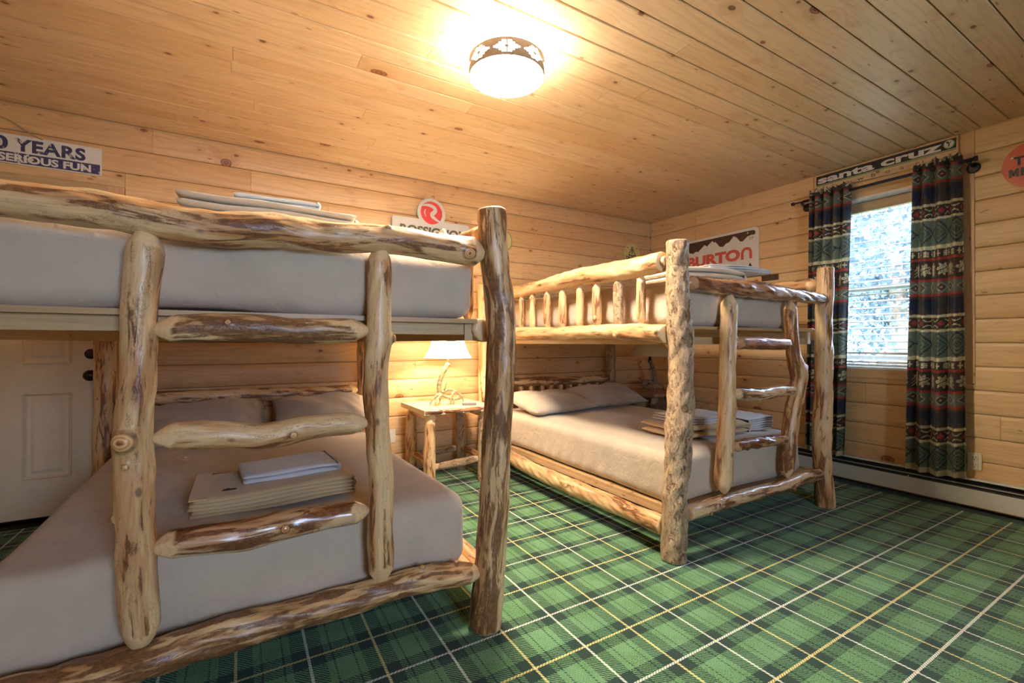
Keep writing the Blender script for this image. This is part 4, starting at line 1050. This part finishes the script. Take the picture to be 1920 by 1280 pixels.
# ------------------------------------------------------------------ curtains
CREAM, RED, BRN, OLV, NVY, DK, GRN = (.66, .56, .33), (.40, .045, .035), (.055, .034, .022), (.15, .17, .115), (.018, .026, .055), (.018, .026, .026), (.06, .11, .085)
LEAF = (.62, .52, .30)
def cpat(u, f, rep):
    if f < .020: return CREAM
    if f < .095:
        x = (u % .052)-.026; g = (f-.020)/.075; k = int(u//.052) % 2
        if g < .12 or g > .88: return BRN
        if abs(x) < .0032 and g > .14: return CREAM
        if k == 0 and abs(x) < .018 and (abs(g-.32) < .07 or abs(g-.54) < .07 or abs(g-.76) < .07): return CREAM
        if k == 1 and abs(x) < .013 and abs(g-.54) < .08: return CREAM
        return BRN
    if f < .118: return RED
    if f < .285:
        x = (u % .20); g = (f-.20)*.741
        if x < .10:
            x -= .05; a = math.atan2(g, x); r = math.hypot(x*.85, g)
            edge = .034*(1+.28*math.cos(7*a+.6))
            if r < edge: return LEAF if (abs(g-.4*x) > .0035 and abs(r-.6*edge) > .002) else BRN
            return BRN
        x -= .15
        for s, o in ((.9, -.03), (.9, -.008), (.9, .014)):
            if abs(g-(o+s*abs(x))) < .0055*(1.2-abs(x)/.05) and abs(x) < .036: return LEAF
        if abs(x) < .005 and abs(g) < .045: return LEAF
        if abs(abs(x)-.022) < .004 and -.03 < g < -.005: return LEAF
        return BRN
    if f < .308: return RED
    if f < .415:
        x = (u % .105)-.0525; g = (f-.3615)*.741; m = abs(x)/.046+abs(g)/.034
        if m < .16: return CREAM
        if m < .34: return RED
        if m < .50: return DK
        if m < .66: return GRN
        if m < .80: return DK
        if m < .93: return CREAM
        return OLV
    if f < .438: return RED
    if f < .605:
        x = (u % .24)-.12; g = (f-.44)*.741
        body = (x/.085)**4+((g-.052)/.036)**4 < 1 or (math.hypot((x-.075)/.030, (g-.045)/.028) < 1)
        legs = .07 < g < .118 and (abs(x+.058) < .016 or abs(x-.045) < .016 or abs(x+.022) < .012)
        return NVY if (body or legs) else (.075, .048, .032)
    if f < .630: return CREAM
    if f < .735:
        x = (u % .105)-.0525; g = (f-.682)*.741
        if abs(x)/.022+abs(g)/.020 < 1: return RED
        ax = .0525-abs(x)
        d = abs(abs(g)-(.008+.022*(ax/.034)**1.3)) if ax < .034 else 1
        # opposed cream arcs between diamonds
        y_arc = .012+.014*((.0525-abs(x))/.03)**2
        if abs(abs(g)-y_arc) < .0035 and .0525-abs(x) < .032: return CREAM
        return BRN
    if f < .757: return CREAM
    if f < .985:
        x = (u % .19)-.095; g = (f-.871)*.741
        gs = math.floor(abs(g)/.0105)*.0105
        m = abs(x)/.088+abs(g)/.078; ms = abs(x)/.088+gs/.078
        if .82 < ms < .98: return DK
        if .58 < m < .66: return DK
        if .40 < ms < .50: return GRN
        if .20 < m < .30: return DK
        if m < .09: return DK
        if .985 < m < 1.12 and (abs(g)/.012) % 1.0 < .38: return DK
        return OLV
    return CREAM
def curtain(y_top, y_bot, zt, zb, cloth, pleats, phase, label, seed, pull=0.0):
    t = thing('curtain', (3.97, (y_top[0]+y_top[1])/2, zb), label, 'curtain', 'patterned curtains on the rod')
    nu, nv = 150, 430; rg = random.Random(seed); vs = []; cols = []
    for j in range(nv+1):
        h = j/nv; z = zt+(zb-zt)*h
        a = y_top[0]+(y_bot[0]-y_top[0])*h+pull*math.sin(math.pi*h); b = y_top[1]+(y_bot[1]-y_top[1])*h
        amp = .022+.016*h; zz_drop = 0
        for i in range(nu+1):
            s = i/nu; ph = 2*math.pi*pleats*s+phase+.5*math.sin(2.3*h+seed)+.25*math.sin(7*s)
            yy = a+(b-a)*(s+.035*math.sin(ph*1.0+1.3)*(1-.5*h))
            x = 3.965+amp*math.sin(ph)+.008*math.sin(2*ph+1+h*2)+.004*math.sin(9*h+ph)
            head = max(0, 1-h*nv/16)          # ruffle above the rod
            x += head*.006*math.sin(ph*3)
            dz = .018*math.sin(2*math.pi*s*1.1+seed)*h*.4
            vs.append((x, yy, z+dz+ (.010*head*math.sin(ph*2.1+seed))))
            f = ((1.707-(z)) / .741+.0035*math.sin(ph)) % 1.0
            c = cpat(s*cloth+.013*seed, f, 0)
            if h > .985: c = (.58, .46, .27)
            cols.append((*c, 1))
    n = nu+1
    fs = [(j*n+i, j*n+i+1, (j+1)*n+i+1, (j+1)*n+i) for j in range(nv) for i in range(nu)]
    o = mesh('fabric_panel', vs, fs, M['curtain'], t, True)
    ca = o.data.color_attributes.new('pat', 'FLOAT_COLOR', 'POINT'); ca.data.foreach_set('color', np.array(cols, np.float32).ravel())
    return t
def curtain_mat():
    t = NT('woven_curtain'); c = t.attr('pat')[0]; g = t.n('ShaderNodeNewGeometry')
    nz = t.noise(g.outputs['Position'], 700, 2)
    c = t.mix(t.math('MULTIPLY', nz, .25), c, (.03, .03, .03))
    b = t.bsdf(c, .62, t.bump(nz, .2, .001), spec=.35, sheen=.1)
    tr = t.n('ShaderNodeBsdfTranslucent'); t.put(tr.inputs[0], c); mx = t.n('ShaderNodeMixShader'); mx.inputs[0].default_value = .12
    t.t.links.new(b.outputs[0], mx.inputs[1]); t.t.links.new(tr.outputs[0], mx.inputs[2]); t.t.links.new(mx.outputs[0], t.out.inputs[0]); return t.m
M['curtain'] = curtain_mat()
curtain((1.035, 1.280), (1.020, 1.325), 2.285, .200, .60, 3.6, .4, 'patterned lodge curtain panel at the right of the window', 1)
curtain((1.655, 1.945), (1.712, 1.985), 2.290, .200, .56, 4.4, 1.2, 'patterned lodge curtain panel left of the window, behind the bunk post', 2)
rod = thing('curtain_rod', (3.965, 1.53, 2.23), 'black iron curtain rod above the window', 'curtain rod')
sweep('pole', [(3.965, .985, 2.228, .011), (3.965, 2.00, 2.228, .011)], M['black'], rod, 16)
sweep('end_cap', [(3.965, .968, 2.228, .016), (3.965, .985, 2.228, .016)], M['black'], rod, 16)
sweep('end_piece', [(3.965, 2.00, 2.228, .0065), (3.965, 2.06, 2.228, .0065), (3.965, 2.085, 2.228, .0065)], M['black'], rod, 12)
sweep('end_cap', [(3.965, 2.070, 2.228, .014), (3.965, 2.090, 2.228, .014)], M['bronze'], rod, 12)
for yy in (1.008, 2.01):
    sweep('bracket', [(XR-.002, yy, 2.205, .010), (3.99, yy, 2.205, .009), (3.968, yy, 2.218, .012)], M['black'], rod, 10)
    vs, fs = lathe_mesh([(.0001, 0), (.030, 0), (.034, .006), (.034, .012)], 24)
    mesh('rosette', [(XR-.014+z, yy+x, 2.195+y) for x, y, z in vs], fs, M['black'], rod)

# ------------------------------------------------------------------ blind
bd = thing('window_blind', (XG-.06, 1.52, .99), 'white horizontal slat blind lowered in the window', 'blind')
XBd = XG-.062
box('headrail', XBd-.028, XBd+.028, WY0+.012, WY1-.012, 2.085, WZ1-.008, M['trim_z'] if False else M['plank_y'], bd, bev=.003)
box('bottom_rail', XBd-.024, XBd+.024, WY0+.016, WY1-.016, .982, 1.000, M['slat'], bd, bev=.003)
sm_ = None; z = 1.03; k = 0
while z < 2.075:
    bm = bmesh.new(); n = 6; w_ = .024
    T_ = [bm.verts.new((XBd-w_+2*w_*i/n, yv, z+.003*(1-(2*i/n-1)**2)+(-.0065+.013*i/n)+d)) for yv in (WY0+.018, WY1-.018) for d in (0, -.0022) for i in range(n+1)]
    q = n+1
    for i in range(n):
        bm.faces.new((T_[i], T_[i+1], T_[2*q+i+1], T_[2*q+i])); bm.faces.new((T_[q+i], T_[3*q+i], T_[3*q+i+1], T_[q+i+1]))
        bm.faces.new((T_[i], T_[q+i], T_[q+i+1], T_[i+1])); bm.faces.new((T_[2*q+i], T_[2*q+i+1], T_[3*q+i+1], T_[3*q+i]))
    bm.faces.new((T_[0], T_[2*q], T_[3*q], T_[q])); bm.faces.new((T_[n], T_[q+n], T_[3*q+n], T_[2*q+n]))
    bmesh.ops.recalc_face_normals(bm, faces=bm.faces)
    bm_obj('slat', bm, M['slat'], bd); z += .0515
for yy in (1.24, 1.54, 1.80):
    for dx in (-.022, .022):
        sweep('ladder_cord', [(XBd+dx, yy, .995, .0011), (XBd+dx, yy, 2.09, .0011)], M['slat'], bd, 4)

# ------------------------------------------------------------------ wall signs
def signmat(name, col, rough=.35): return plain(name, col, rough, var=.03)
M['s_white'] = signmat('sign_white', (.72, .68, .60)); M['s_red'] = signmat('sign_red', (.62, .10, .07)); M['s_dark'] = signmat('sign_dark_brown', (.075, .04, .025))
M['s_navy'] = signmat('sign_navy', (.045, .035, .10)); M['s_yel'] = signmat('sign_yellow', (.66, .53, .22)); M['s_blk'] = signmat('sign_black', (.02, .018, .018))
M['s_green'] = signmat('sign_green', (.20, .34, .13)); M['s_org'] = signmat('sign_orange', (.70, .14, .06)); M['s_grey'] = signmat('sign_grey', (.55, .54, .50)); M['s_olive'] = signmat('sign_olive', (.10, .095, .06))
M['s_rred'] = signmat('sign_logo_red', (.66, .06, .06)); M['s_wood'] = pine('sign_wood', 'y', (.78, .54, .30), (.68, .44, .22), kthr=.85)
def worn(name, col, under):
    t = NT(name); g = t.n('ShaderNodeNewGeometry'); a = t.noise(g.outputs['Position'], 38, 5, .75); b = t.noise(g.outputs['Position'], 9, 2)
    m = t.math('MULTIPLY', t.step(a, .56, .60), t.step(b, .42, .56)); t.bsdf(t.mix(m, col, under), .6); return t.m
M['worn_navy'] = worn('worn_navy_paint', (.05, .04, .10), (.66, .60, .48))
RX, UZ = (1, 0, 0), (0, 0, 1)                  # back wall signs
yb = YB-.001
s = thing('wall_sign', (-1.2, YB, 2.17), 'worn white sign with navy YEARS and SERIOUS FUN lettering, at upper left', 'sign')
prism('board', rrect(-1.62, -.738, 2.088, 2.254, .004), M['s_white'], s, (0, yb, 0), RX, UZ, 0, .010)
prism('navy_band', rrect(-1.612, -.746, 2.094, 2.153, .002), M['worn_navy'], s, (0, yb, 0), RX, UZ, .010, .0112)
text_obj('lettering', '0', .104, M['worn_navy'], s, (-1.204, yb-.0105, 2.162), RX, UZ, bold=.004, depth=.001, fit=(.062, .078))
text_obj('lettering', 'YEARS', .104, M['worn_navy'], s, (-1.120, yb-.0105, 2.163), RX, UZ, bold=.004, depth=.001, fit=(.308, .074), spacing=1.08)
text_obj('lettering', 'SERIOUS FUN', .061, M['s_white'], s, (-1.182, yb-.0118, 2.100), RX, UZ, bold=.0022, depth=.001, fit=(.395, .044))
tag(sweep('hanging_cord', curve_pts([(-1.60, YB-.006, 2.30, .0035), (-1.30, YB-.006, 2.345, .0035), (-1.18, YB-.006, 2.348, .0035), (-1.14, YB-.006, 2.338, .0035), (-1.07, YB-.006, 2.285, .0035), (-1.0, YB-.012, 2.250, .0035)], 40), M['cable'], None, 6), 'tan cord looped on the wall above the worn navy sign', 'cord')
s = thing('wall_sign', (1.39, YB, 2.05), 'grey sign with a red round logo, behind the left bunk top rail', 'sign')
poly = []
cx_, cz_, rr_ = 1.384, 2.163, .125
xa0, xa1, za0, za1 = 1.047, 1.735, 1.915, 2.103
aa = math.asin((za1-cz_)/rr_)
top_arc = [(cx_+rr_*math.cos(t_), cz_+rr_*math.sin(t_)) for t_ in np.linspace(aa, math.pi-aa, 30)]
rc = .022
corner = lambda cx, cy, a0: [(cx+rc*math.cos(math.radians(a0+15*k)), cy+rc*math.sin(math.radians(a0+15*k))) for k in range(7)]
poly = corner(xa1-rc, za1-rc, 0)+top_arc+corner(xa0+rc, za1-rc, 90)+corner(xa0+rc, za0+rc, 180)+corner(xa1-rc, za0+rc, 270)
prism('board', poly, M['s_grey'], s, (0, yb, 0), RX, UZ, .018, .030)
for xx in (1.15, 1.62): box('standoff', xx-.012, xx+.012, YB-.019, YB+.001, 1.99, 2.02, M['nickel'], s)
prism('logo_disc', disc(cx_, cz_+.003, .096), M['s_rred'], s, (0, yb, 0), RX, UZ, .030, .0312)
def ribbon(pts, ws):
    P = np.array(pts); T = np.gradient(P, axis=0); T /= np.linalg.norm(T, axis=1)[:, None]; Nn = np.stack([-T[:, 1], T[:, 0]], 1)
    W = np.array(ws)[:, None]/2; return [tuple(v) for v in P+Nn*W]+[tuple(v) for v in (P-Nn*W)[::-1]]
def spl(pts, m=30):
    P = np.array(pts, float); d = np.r_[0, np.cumsum(np.linalg.norm(np.diff(P, axis=0), axis=1))]; q = np.linspace(0, d[-1], m)
    Q = np.stack([np.interp(q, d, P[:, i]) for i in range(P.shape[1])], 1)
    for _ in range(4): Q[1:-1] = .25*Q[:-2]+.5*Q[1:-1]+.25*Q[2:]
    return Q
Q = spl([(-.090, .052, .004), (-.05, .066, .020), (-.005, .066, .026), (.036, .045, .030), (.038, .018, .034), (.006, .000, .038), (-.006, -.016, .034), (.02, -.038, .026), (.055, -.058, .018), (.090, -.066, .004)])
prism('logo_swoosh', ribbon([(cx_+a, cz_+b) for a, b in Q[:, :2]], Q[:, 2]), M['s_grey'], s, (0, yb, 0), RX, UZ, .0312, .0322)
Q = spl([(-.052, .030, .004), (-.064, .004, .014), (-.050, -.036, .003)], 14)
prism('logo_swoosh', ribbon([(cx_+a, cz_+b) for a, b in Q[:, :2]], Q[:, 2]), M['s_grey'], s, (0, yb, 0), RX, UZ, .0312, .0322)
text_obj('lettering', 'ROSSIGNOL', .106, M['s_olive'], s, (1.105, yb-.0312, 1.968), RX, UZ, bold=.0040, depth=.001, shear=.12, fit=(.575, .076))
s = thing('wall_sign', (2.08, YB, 2.02), 'round cream sign with green rim, mostly hidden by the near bunk post', 'sign')
prism('disc', disc(2.088, 2.018, .102), M['s_green'], s, (0, yb, 0), RX, UZ, .0, .012)
prism('face', disc(2.088, 2.018, .092), M['s_yel'], s, (0, yb, 0), RX, UZ, .012, .0132)
s = thing('wall_sign', (3.74, YB, 2.06), 'round yellow caution sign with black triangle, near the room corner', 'sign')
prism('disc', disc(3.742, 2.058, .120), M['s_yel'], s, (0, yb, 0), RX, UZ, .0, .012)
def tri_ring(cx, cz, a, b):
    o = [(cx, cz+a), (cx-a*.90, cz-a*.62), (cx+a*.90, cz-a*.62)]; i = [(cx, cz+b), (cx-b*.90, cz-b*.62), (cx+b*.90, cz-b*.62)]
    return o, i
for k in range(3):
    o_, i_ = tri_ring(3.742, 2.078, .066, .050); a, b = k, (k+1) % 3
    prism('triangle_line', [o_[a], o_[b], i_[b], i_[a]], M['s_blk'], s, (0, yb, 0), RX, UZ, .012, .0132)
prism('triangle_line', [(3.737, 2.058), (3.747, 2.058), (3.750, 2.112), (3.734, 2.112)], M['s_blk'], s, (0, yb, 0), RX, UZ, .012, .0132)
text_obj('lettering', 'CAUTION', .050, M['s_blk'], s, (3.742, yb-.0122, 1.995), RX, UZ, xscale=.85, bold=.0018, depth=.001, align='CENTER')
for dx in (-.07, .07): prism('screw', disc(3.742+dx, 2.125, .006, 12), M['s_blk'], s, (0, yb, 0), RX, UZ, .012, .014)
# right wall signs; right vector runs towards -y
RY = (0, -1, 0); xw = XR-.001
def YY(y): return -y
s = thing('wall_sign', (XR, 2.8, 1.93), 'white sign with red block lettering and brown mountain skyline', 'sign')
O = (xw, 0, 0)
prism('board', rrect(YY(3.30), YY(2.422), 1.723, 2.133, .035), M['s_white'], s, O, RY, UZ, 0, .012)
sky_ = [(YY(3.262), 2.100), (YY(3.262), 1.995), (YY(3.19), 2.015), (YY(3.12), 1.995), (YY(3.085), 2.012), (YY(3.06), 2.004), (YY(2.985), 2.062), (YY(2.955), 2.043), (YY(2.895), 2.088), (YY(2.878), 2.066), (YY(2.862), 2.070), (YY(2.812), 2.012), (YY(2.775), 2.008), (YY(2.745), 2.034), (YY(2.715), 2.038), (YY(2.668), 2.088), (YY(2.635), 2.070), (YY(2.600), 2.024), (YY(2.575), 2.022), (YY(2.530), 2.058), (YY(2.49), 2.066), (YY(2.462), 2.062), (YY(2.452), 2.075), (YY(2.454), 2.095), (YY(2.470), 2.106), (YY(2.52), 2.108), (YY(3.24), 2.108)]
prism('skyline', sky_, M['s_dark'], s, O, RY, UZ, .012, .0132)
tx = dict(bold=.0085, depth=.001)
text_obj('lettering', 'BURTO', .158, M['s_red'], s, (xw-.0122, 3.192, 1.848), RY, UZ, fit=(.590, .112), **tx)
# last letter is an upturned U
Q = [(-.041, 0), (-.041, .058)]+[(-.041*math.cos(t_), .058+.040*math.sin(t_)) for t_ in np.linspace(.1, math.pi-.1, 14)]+[(.041, .058), (.041, 0)]
prism('lettering', ribbon([(YY(2.538)+a, 1.850+b) for a, b in Q], [.026]*len(Q)), M['s_red'], s, O, RY, UZ, .012, .0132)
for q_ in (2.512, 2.490): text_obj('lettering', '7', .034, M['s_blk'], s, (xw-.0122, q_, 2.022), RY, UZ, depth=.001)
prism('arrow_mark', [(YY(2.522), 1.778), (YY(2.484), 1.778), (YY(2.503), 1.812)], M['s_blk'], s, O, RY, UZ, .012, .0132)
prism('rivet', disc(YY(2.525), 2.090, .007, 12), M['s_white'], s, O, RY, UZ, .0132, .0145)
s = thing('wall_sign', (XR, 1.5, 2.36), 'long wooden sign with white lettering on black, above the curtain rod', 'sign')
prism('board', [(YY(1.945), 2.312), (YY(1.945), 2.432), (YY(1.077), 2.432), (YY(1.077), 2.290), (YY(1.25), 2.285), (YY(1.6), 2.296)], M['s_wood'], s, O, RY, UZ, 0, .018)
prism('black_strip', [(YY(1.934), 2.349), (YY(1.934), 2.420), (YY(1.086), 2.420), (YY(1.086), 2.354)], M['s_blk'], s, O, RY, UZ, .018, .0195)
prism('green_line', [(YY(1.934), 2.338), (YY(1.934), 2.347), (YY(1.086), 2.351), (YY(1.086), 2.342)], M['s_green'], s, O, RY, UZ, .018, .0195)
text_obj('lettering', 'santa', .076, M['s_white'], s, (xw-.0200, 1.922, 2.357), RY, UZ, bold=.0026, depth=.001, fit=(.385, .052))
text_obj('lettering', 'cruz', .076, M['s_white'], s, (xw-.0200, 1.497, 2.357), RY, UZ, bold=.0026, depth=.001, fit=(.340, .044))
prism('logo_ring', disc(YY(1.122), 2.388, .029), M['s_green'], s, O, RY, UZ, .0195, .0205)
prism('logo_face', disc(YY(1.122), 2.388, .024), M['s_white'], s, O, RY, UZ, .0205, .0212)
Q = [(-.010, .012), (.000, .004), (.009, .013), (.000, .004), (.001, -.008), (-.004, -.017)]
prism('logo_mark', ribbon([(YY(1.122)+a, 2.388+b) for a, b in Q[3:]], [.006, .006, .004]), M['s_blk'], s, O, RY, UZ, .0212, .0220)
prism('logo_mark', disc(YY(1.128), 2.400, .007, 14), M['s_blk'], s, O, RY, UZ, .0212, .0220)
prism('logo_mark', ribbon([(YY(1.122)+a, 2.388+b) for a, b in ((.000, .004), (.006, .008), (.011, .013))], [.005]*3), M['s_blk'], s, O, RY, UZ, .0212, .0220)
for k, ch in enumerate('snowboards'):
    text_obj('lettering', ch, .040, M['s_olive'], s, (xw-.0186, 1.905-.0865*k, 2.303), RY, UZ, xscale=1.5, depth=.0008)
s = thing('wall_sign', (XR, .76, 2.14), 'round orange sign with black capitals on the right wall', 'sign')
prism('disc', disc(YY(.742), 2.140, .138), M['s_org'], s, O, RY, UZ, 0, .010)
text_obj('lettering', 'TRAIL', .076, M['s_blk'], s, (xw-.0105, .742+.086, 2.145), RY, UZ, bold=.0040, depth=.001, fit=(.172, .053))
prism('lettering', [(YY(.742)-.108+a*.042, 2.077+b*.050) for a, b in ((0, 0), (.26, 0), (.26, .62), (.42, .12), (.58, .12), (.74, .62), (.74, 0), (1, 0), (1, 1), (.68, 1), (.5, .45), (.32, 1), (0, 1))], M['s_blk'], s, O, RY, UZ, .010, .0115)
text_obj('lettering', 'ERGE', .068, M['s_blk'], s, (xw-.0105, .742+.058, 2.077), RY, UZ, bold=.0028, depth=.001, fit=(.158, .050))
prism('rivet', disc(YY(.835), 2.195, .006, 12), M['s_white'], s, O, RY, UZ, .010, .012)

# ------------------------------------------------------------------ small things
h = thing('baseboard_heater', (XR, 1.5, 0), 'cream baseboard heater along the foot of the right wall', 'heater')
HX = 3.992
box('front_panel', HX, HX+.004, YF+.02, YB-.01, .034, .140, M['heater'], h, bev=.0015)
prism('top_cover', [(XR-.001, .205), (XR-.045, .203), (XR-.050, .196), (XR-.045, .192), (XR-.001, .195)], M['heater'], h, (0, YB-.01, 0), (1, 0, 0), (0, 0, 1), 0, YB-YF-.03)
box('damper', HX+.006, HX+.022, YF+.02, YB-.01, .160, .166, M['rail_metal'], h)
box('fins', HX+.014, XR-.006, YF+.03, YB-.02, .06, .150, M['slot'], h)
box('back_plate', XR-.006, XR-.001, YF+.02, YB-.01, .02, .200, M['slot'], h)
for yy in (1.33, 2.6, .3): box('bracket', HX+.004, XR-.006, yy-.004, yy+.004, .03, .150, M['rail_metal'], h)
o = thing('wall_outlet', (XR, 1.0, .31), 'ivory wall outlet right of the curtain, above the heater', 'outlet')
box('cover_plate', XR-.008, XR, .972, 1.040, .255, .365, M['outlet'], o, bev=.003)
box('surface_box', XR-.001, XR+.004, .974, 1.038, .257, .363, M['outlet'], o)
for zc in (.286, .334):
    f = box('receptacle', XR-.0105, XR-.007, .990, 1.022, zc-.017, zc+.017, M['outlet'], o, bev=.002)
    for dy in (-.006, .006): box('slot', XR-.0108, XR-.0100, 1.006+dy-.0011, 1.006+dy+.0011, zc-.002, zc+.008, M['slot'], f)
    box('slot', XR-.0108, XR-.0100, 1.0035, 1.0085, zc-.012, zc-.007, M['slot'], f)
o = thing('wall_outlet', (1.05, YB, .30), 'white wall outlet between the bunks, beside the left mattress', 'outlet')
box('cover_plate', 1.02, 1.085, YB-.007, YB+.001, .255, .365, M['s_white'], o, bev=.002)
for zc in (.286, .334): box('receptacle', 1.037, 1.068, YB-.010, YB-.006, zc-.015, zc+.015, M['s_white'], o, bev=.002)
tag(sweep('corner_cable', curve_pts([(XR-.012, YB-.012, ZC-.01, .003), (XR-.02, YB-.02, 2.2, .003), (XR-.012, YB-.014, 2.0, .003), (XR-.016, YB-.014, 1.5, .003), (XR-.014, YB-.014, .25, .003)], 40), M['wcable'], None, 6), 'thin white cable running down the room corner', 'cable')
tag(box('wall_plate', XR-.006, XR+.001, 2.25, 2.40, 1.625, 1.676, M['s_dark'], None, bev=.001), 'small dark brown plate on the wall beyond the window side bunk', 'plate')
rc_ = thing('remote_control', (1.52, 3.20, ZT1), 'grey remote control lying on the pale nightstand', 'remote control')
bm = bmesh.new(); add_box(bm, -.055, .055, -.020, .020, 0, .018, .004)
RM = Matrix.Translation((1.515, 3.20, ZT1+.001)) @ Matrix.Rotation(R_(-22), 4, 'Z'); bmesh.ops.transform(bm, matrix=RM, verts=bm.verts)
bm_obj('body', bm, signmat('remote_grey', (.20, .20, .20)), rc_)
M['btn'] = signmat('button_pale', (.55, .55, .52))
for i in range(5):
    for j in range(3):
        bm = bmesh.new(); add_box(bm, -.042+.018*i-.006, -.042+.018*i+.004, -.012+.012*j-.004, -.012+.012*j+.004, .018, .0205)
        bmesh.ops.transform(bm, matrix=RM, verts=bm.verts); bm_obj('button', bm, M['btn'], rc_)

# ------------------------------------------------------------------ outside the window
M['grass'] = plain('lawn', (.16, .26, .08), .9, var=.3); M['trunk'] = plain('tree_bark', (.16, .11, .07), .9, var=.3)
def leafm(name, a, b):
    t = NT(name); r = t.n('ShaderNodeNewGeometry').outputs['Random Per Island']; c = t.mix(r, a, b)
    d = t.n('ShaderNodeBsdfDiffuse'); tr = t.n('ShaderNodeBsdfTranslucent'); mx = t.n('ShaderNodeMixShader'); mx.inputs[0].default_value = .45
    t.put(d.inputs[0], c); t.put(tr.inputs[0], c); t.t.links.new(d.outputs[0], mx.inputs[1]); t.t.links.new(tr.outputs[0], mx.inputs[2]); t.t.links.new(mx.outputs[0], t.out.inputs[0]); return t.m
M['leaf'] = leafm('tree_leaves', (.05, .065, .075), (.17, .20, .22))
tag(box('ground', XR+.4, 40, -25, 35, -.9, -.8, M['grass']), kind='structure')
GT = 'leafy trees outside the window'
for k, (tx_, ty_, hh, cr) in enumerate(((8.9, 3.1, 5.0, 2.2), (14.0, 6.6, 7.4, 2.7), (12.0, -1.6, 5.6, 2.4), (21.0, 12.5, 9.5, 4.0), (20.5, 2.2, 9.5, 4.0))):
    t = thing('tree', (tx_, ty_, -.8), ['leafy tree nearest outside the window', 'leafy tree outside, behind the left of the window view', 'leafy tree outside the window, towards the right', 'tall leafy tree far outside the middle of the window', 'tall leafy tree farthest outside the window'][k], 'tree', GT)
    sweep('trunk', [(tx_, ty_, -.8, .16), (tx_+.1, ty_, hh*.3, .12), (tx_, ty_+.1, hh*.75, .05)], M['trunk'], t, 10)
    rg = np.random.RandomState(k); n = 9000; d = rg.normal(size=(n, 3)); d /= np.linalg.norm(d, axis=1)[:, None]
    clus = rg.normal(size=(60, 3)); clus /= np.linalg.norm(clus, axis=1)[:, None]; clus *= rg.uniform(.3, 1, (60, 1))
    ctr = clus[rg.randint(0, 60, n)]*np.array([cr, cr, hh*.52])*.85+np.array([tx_, ty_, hh*.50])
    ctr = ctr+rg.normal(size=(n, 3))*.28*cr/2.3
    sz = rg.uniform(.035, .075, n)*cr/2.3; a = rg.normal(size=(n, 3)); a /= np.linalg.norm(a, axis=1)[:, None]; b = np.cross(a, d); b /= np.linalg.norm(b, axis=1)[:, None]
    V = np.stack([ctr-a*sz[:, None], ctr+b*sz[:, None]*.6, ctr+a*sz[:, None], ctr-b*sz[:, None]*.6], 1).reshape(-1, 3)
    me = bpy.data.meshes.new('foliage'); me.from_pydata(V.tolist(), [], [(4*i, 4*i+1, 4*i+2, 4*i+3) for i in range(n)]); me.update(); me.materials.append(M['leaf'])
    tag(link(bpy.data.objects.new('foliage', me), t), kind='stuff')
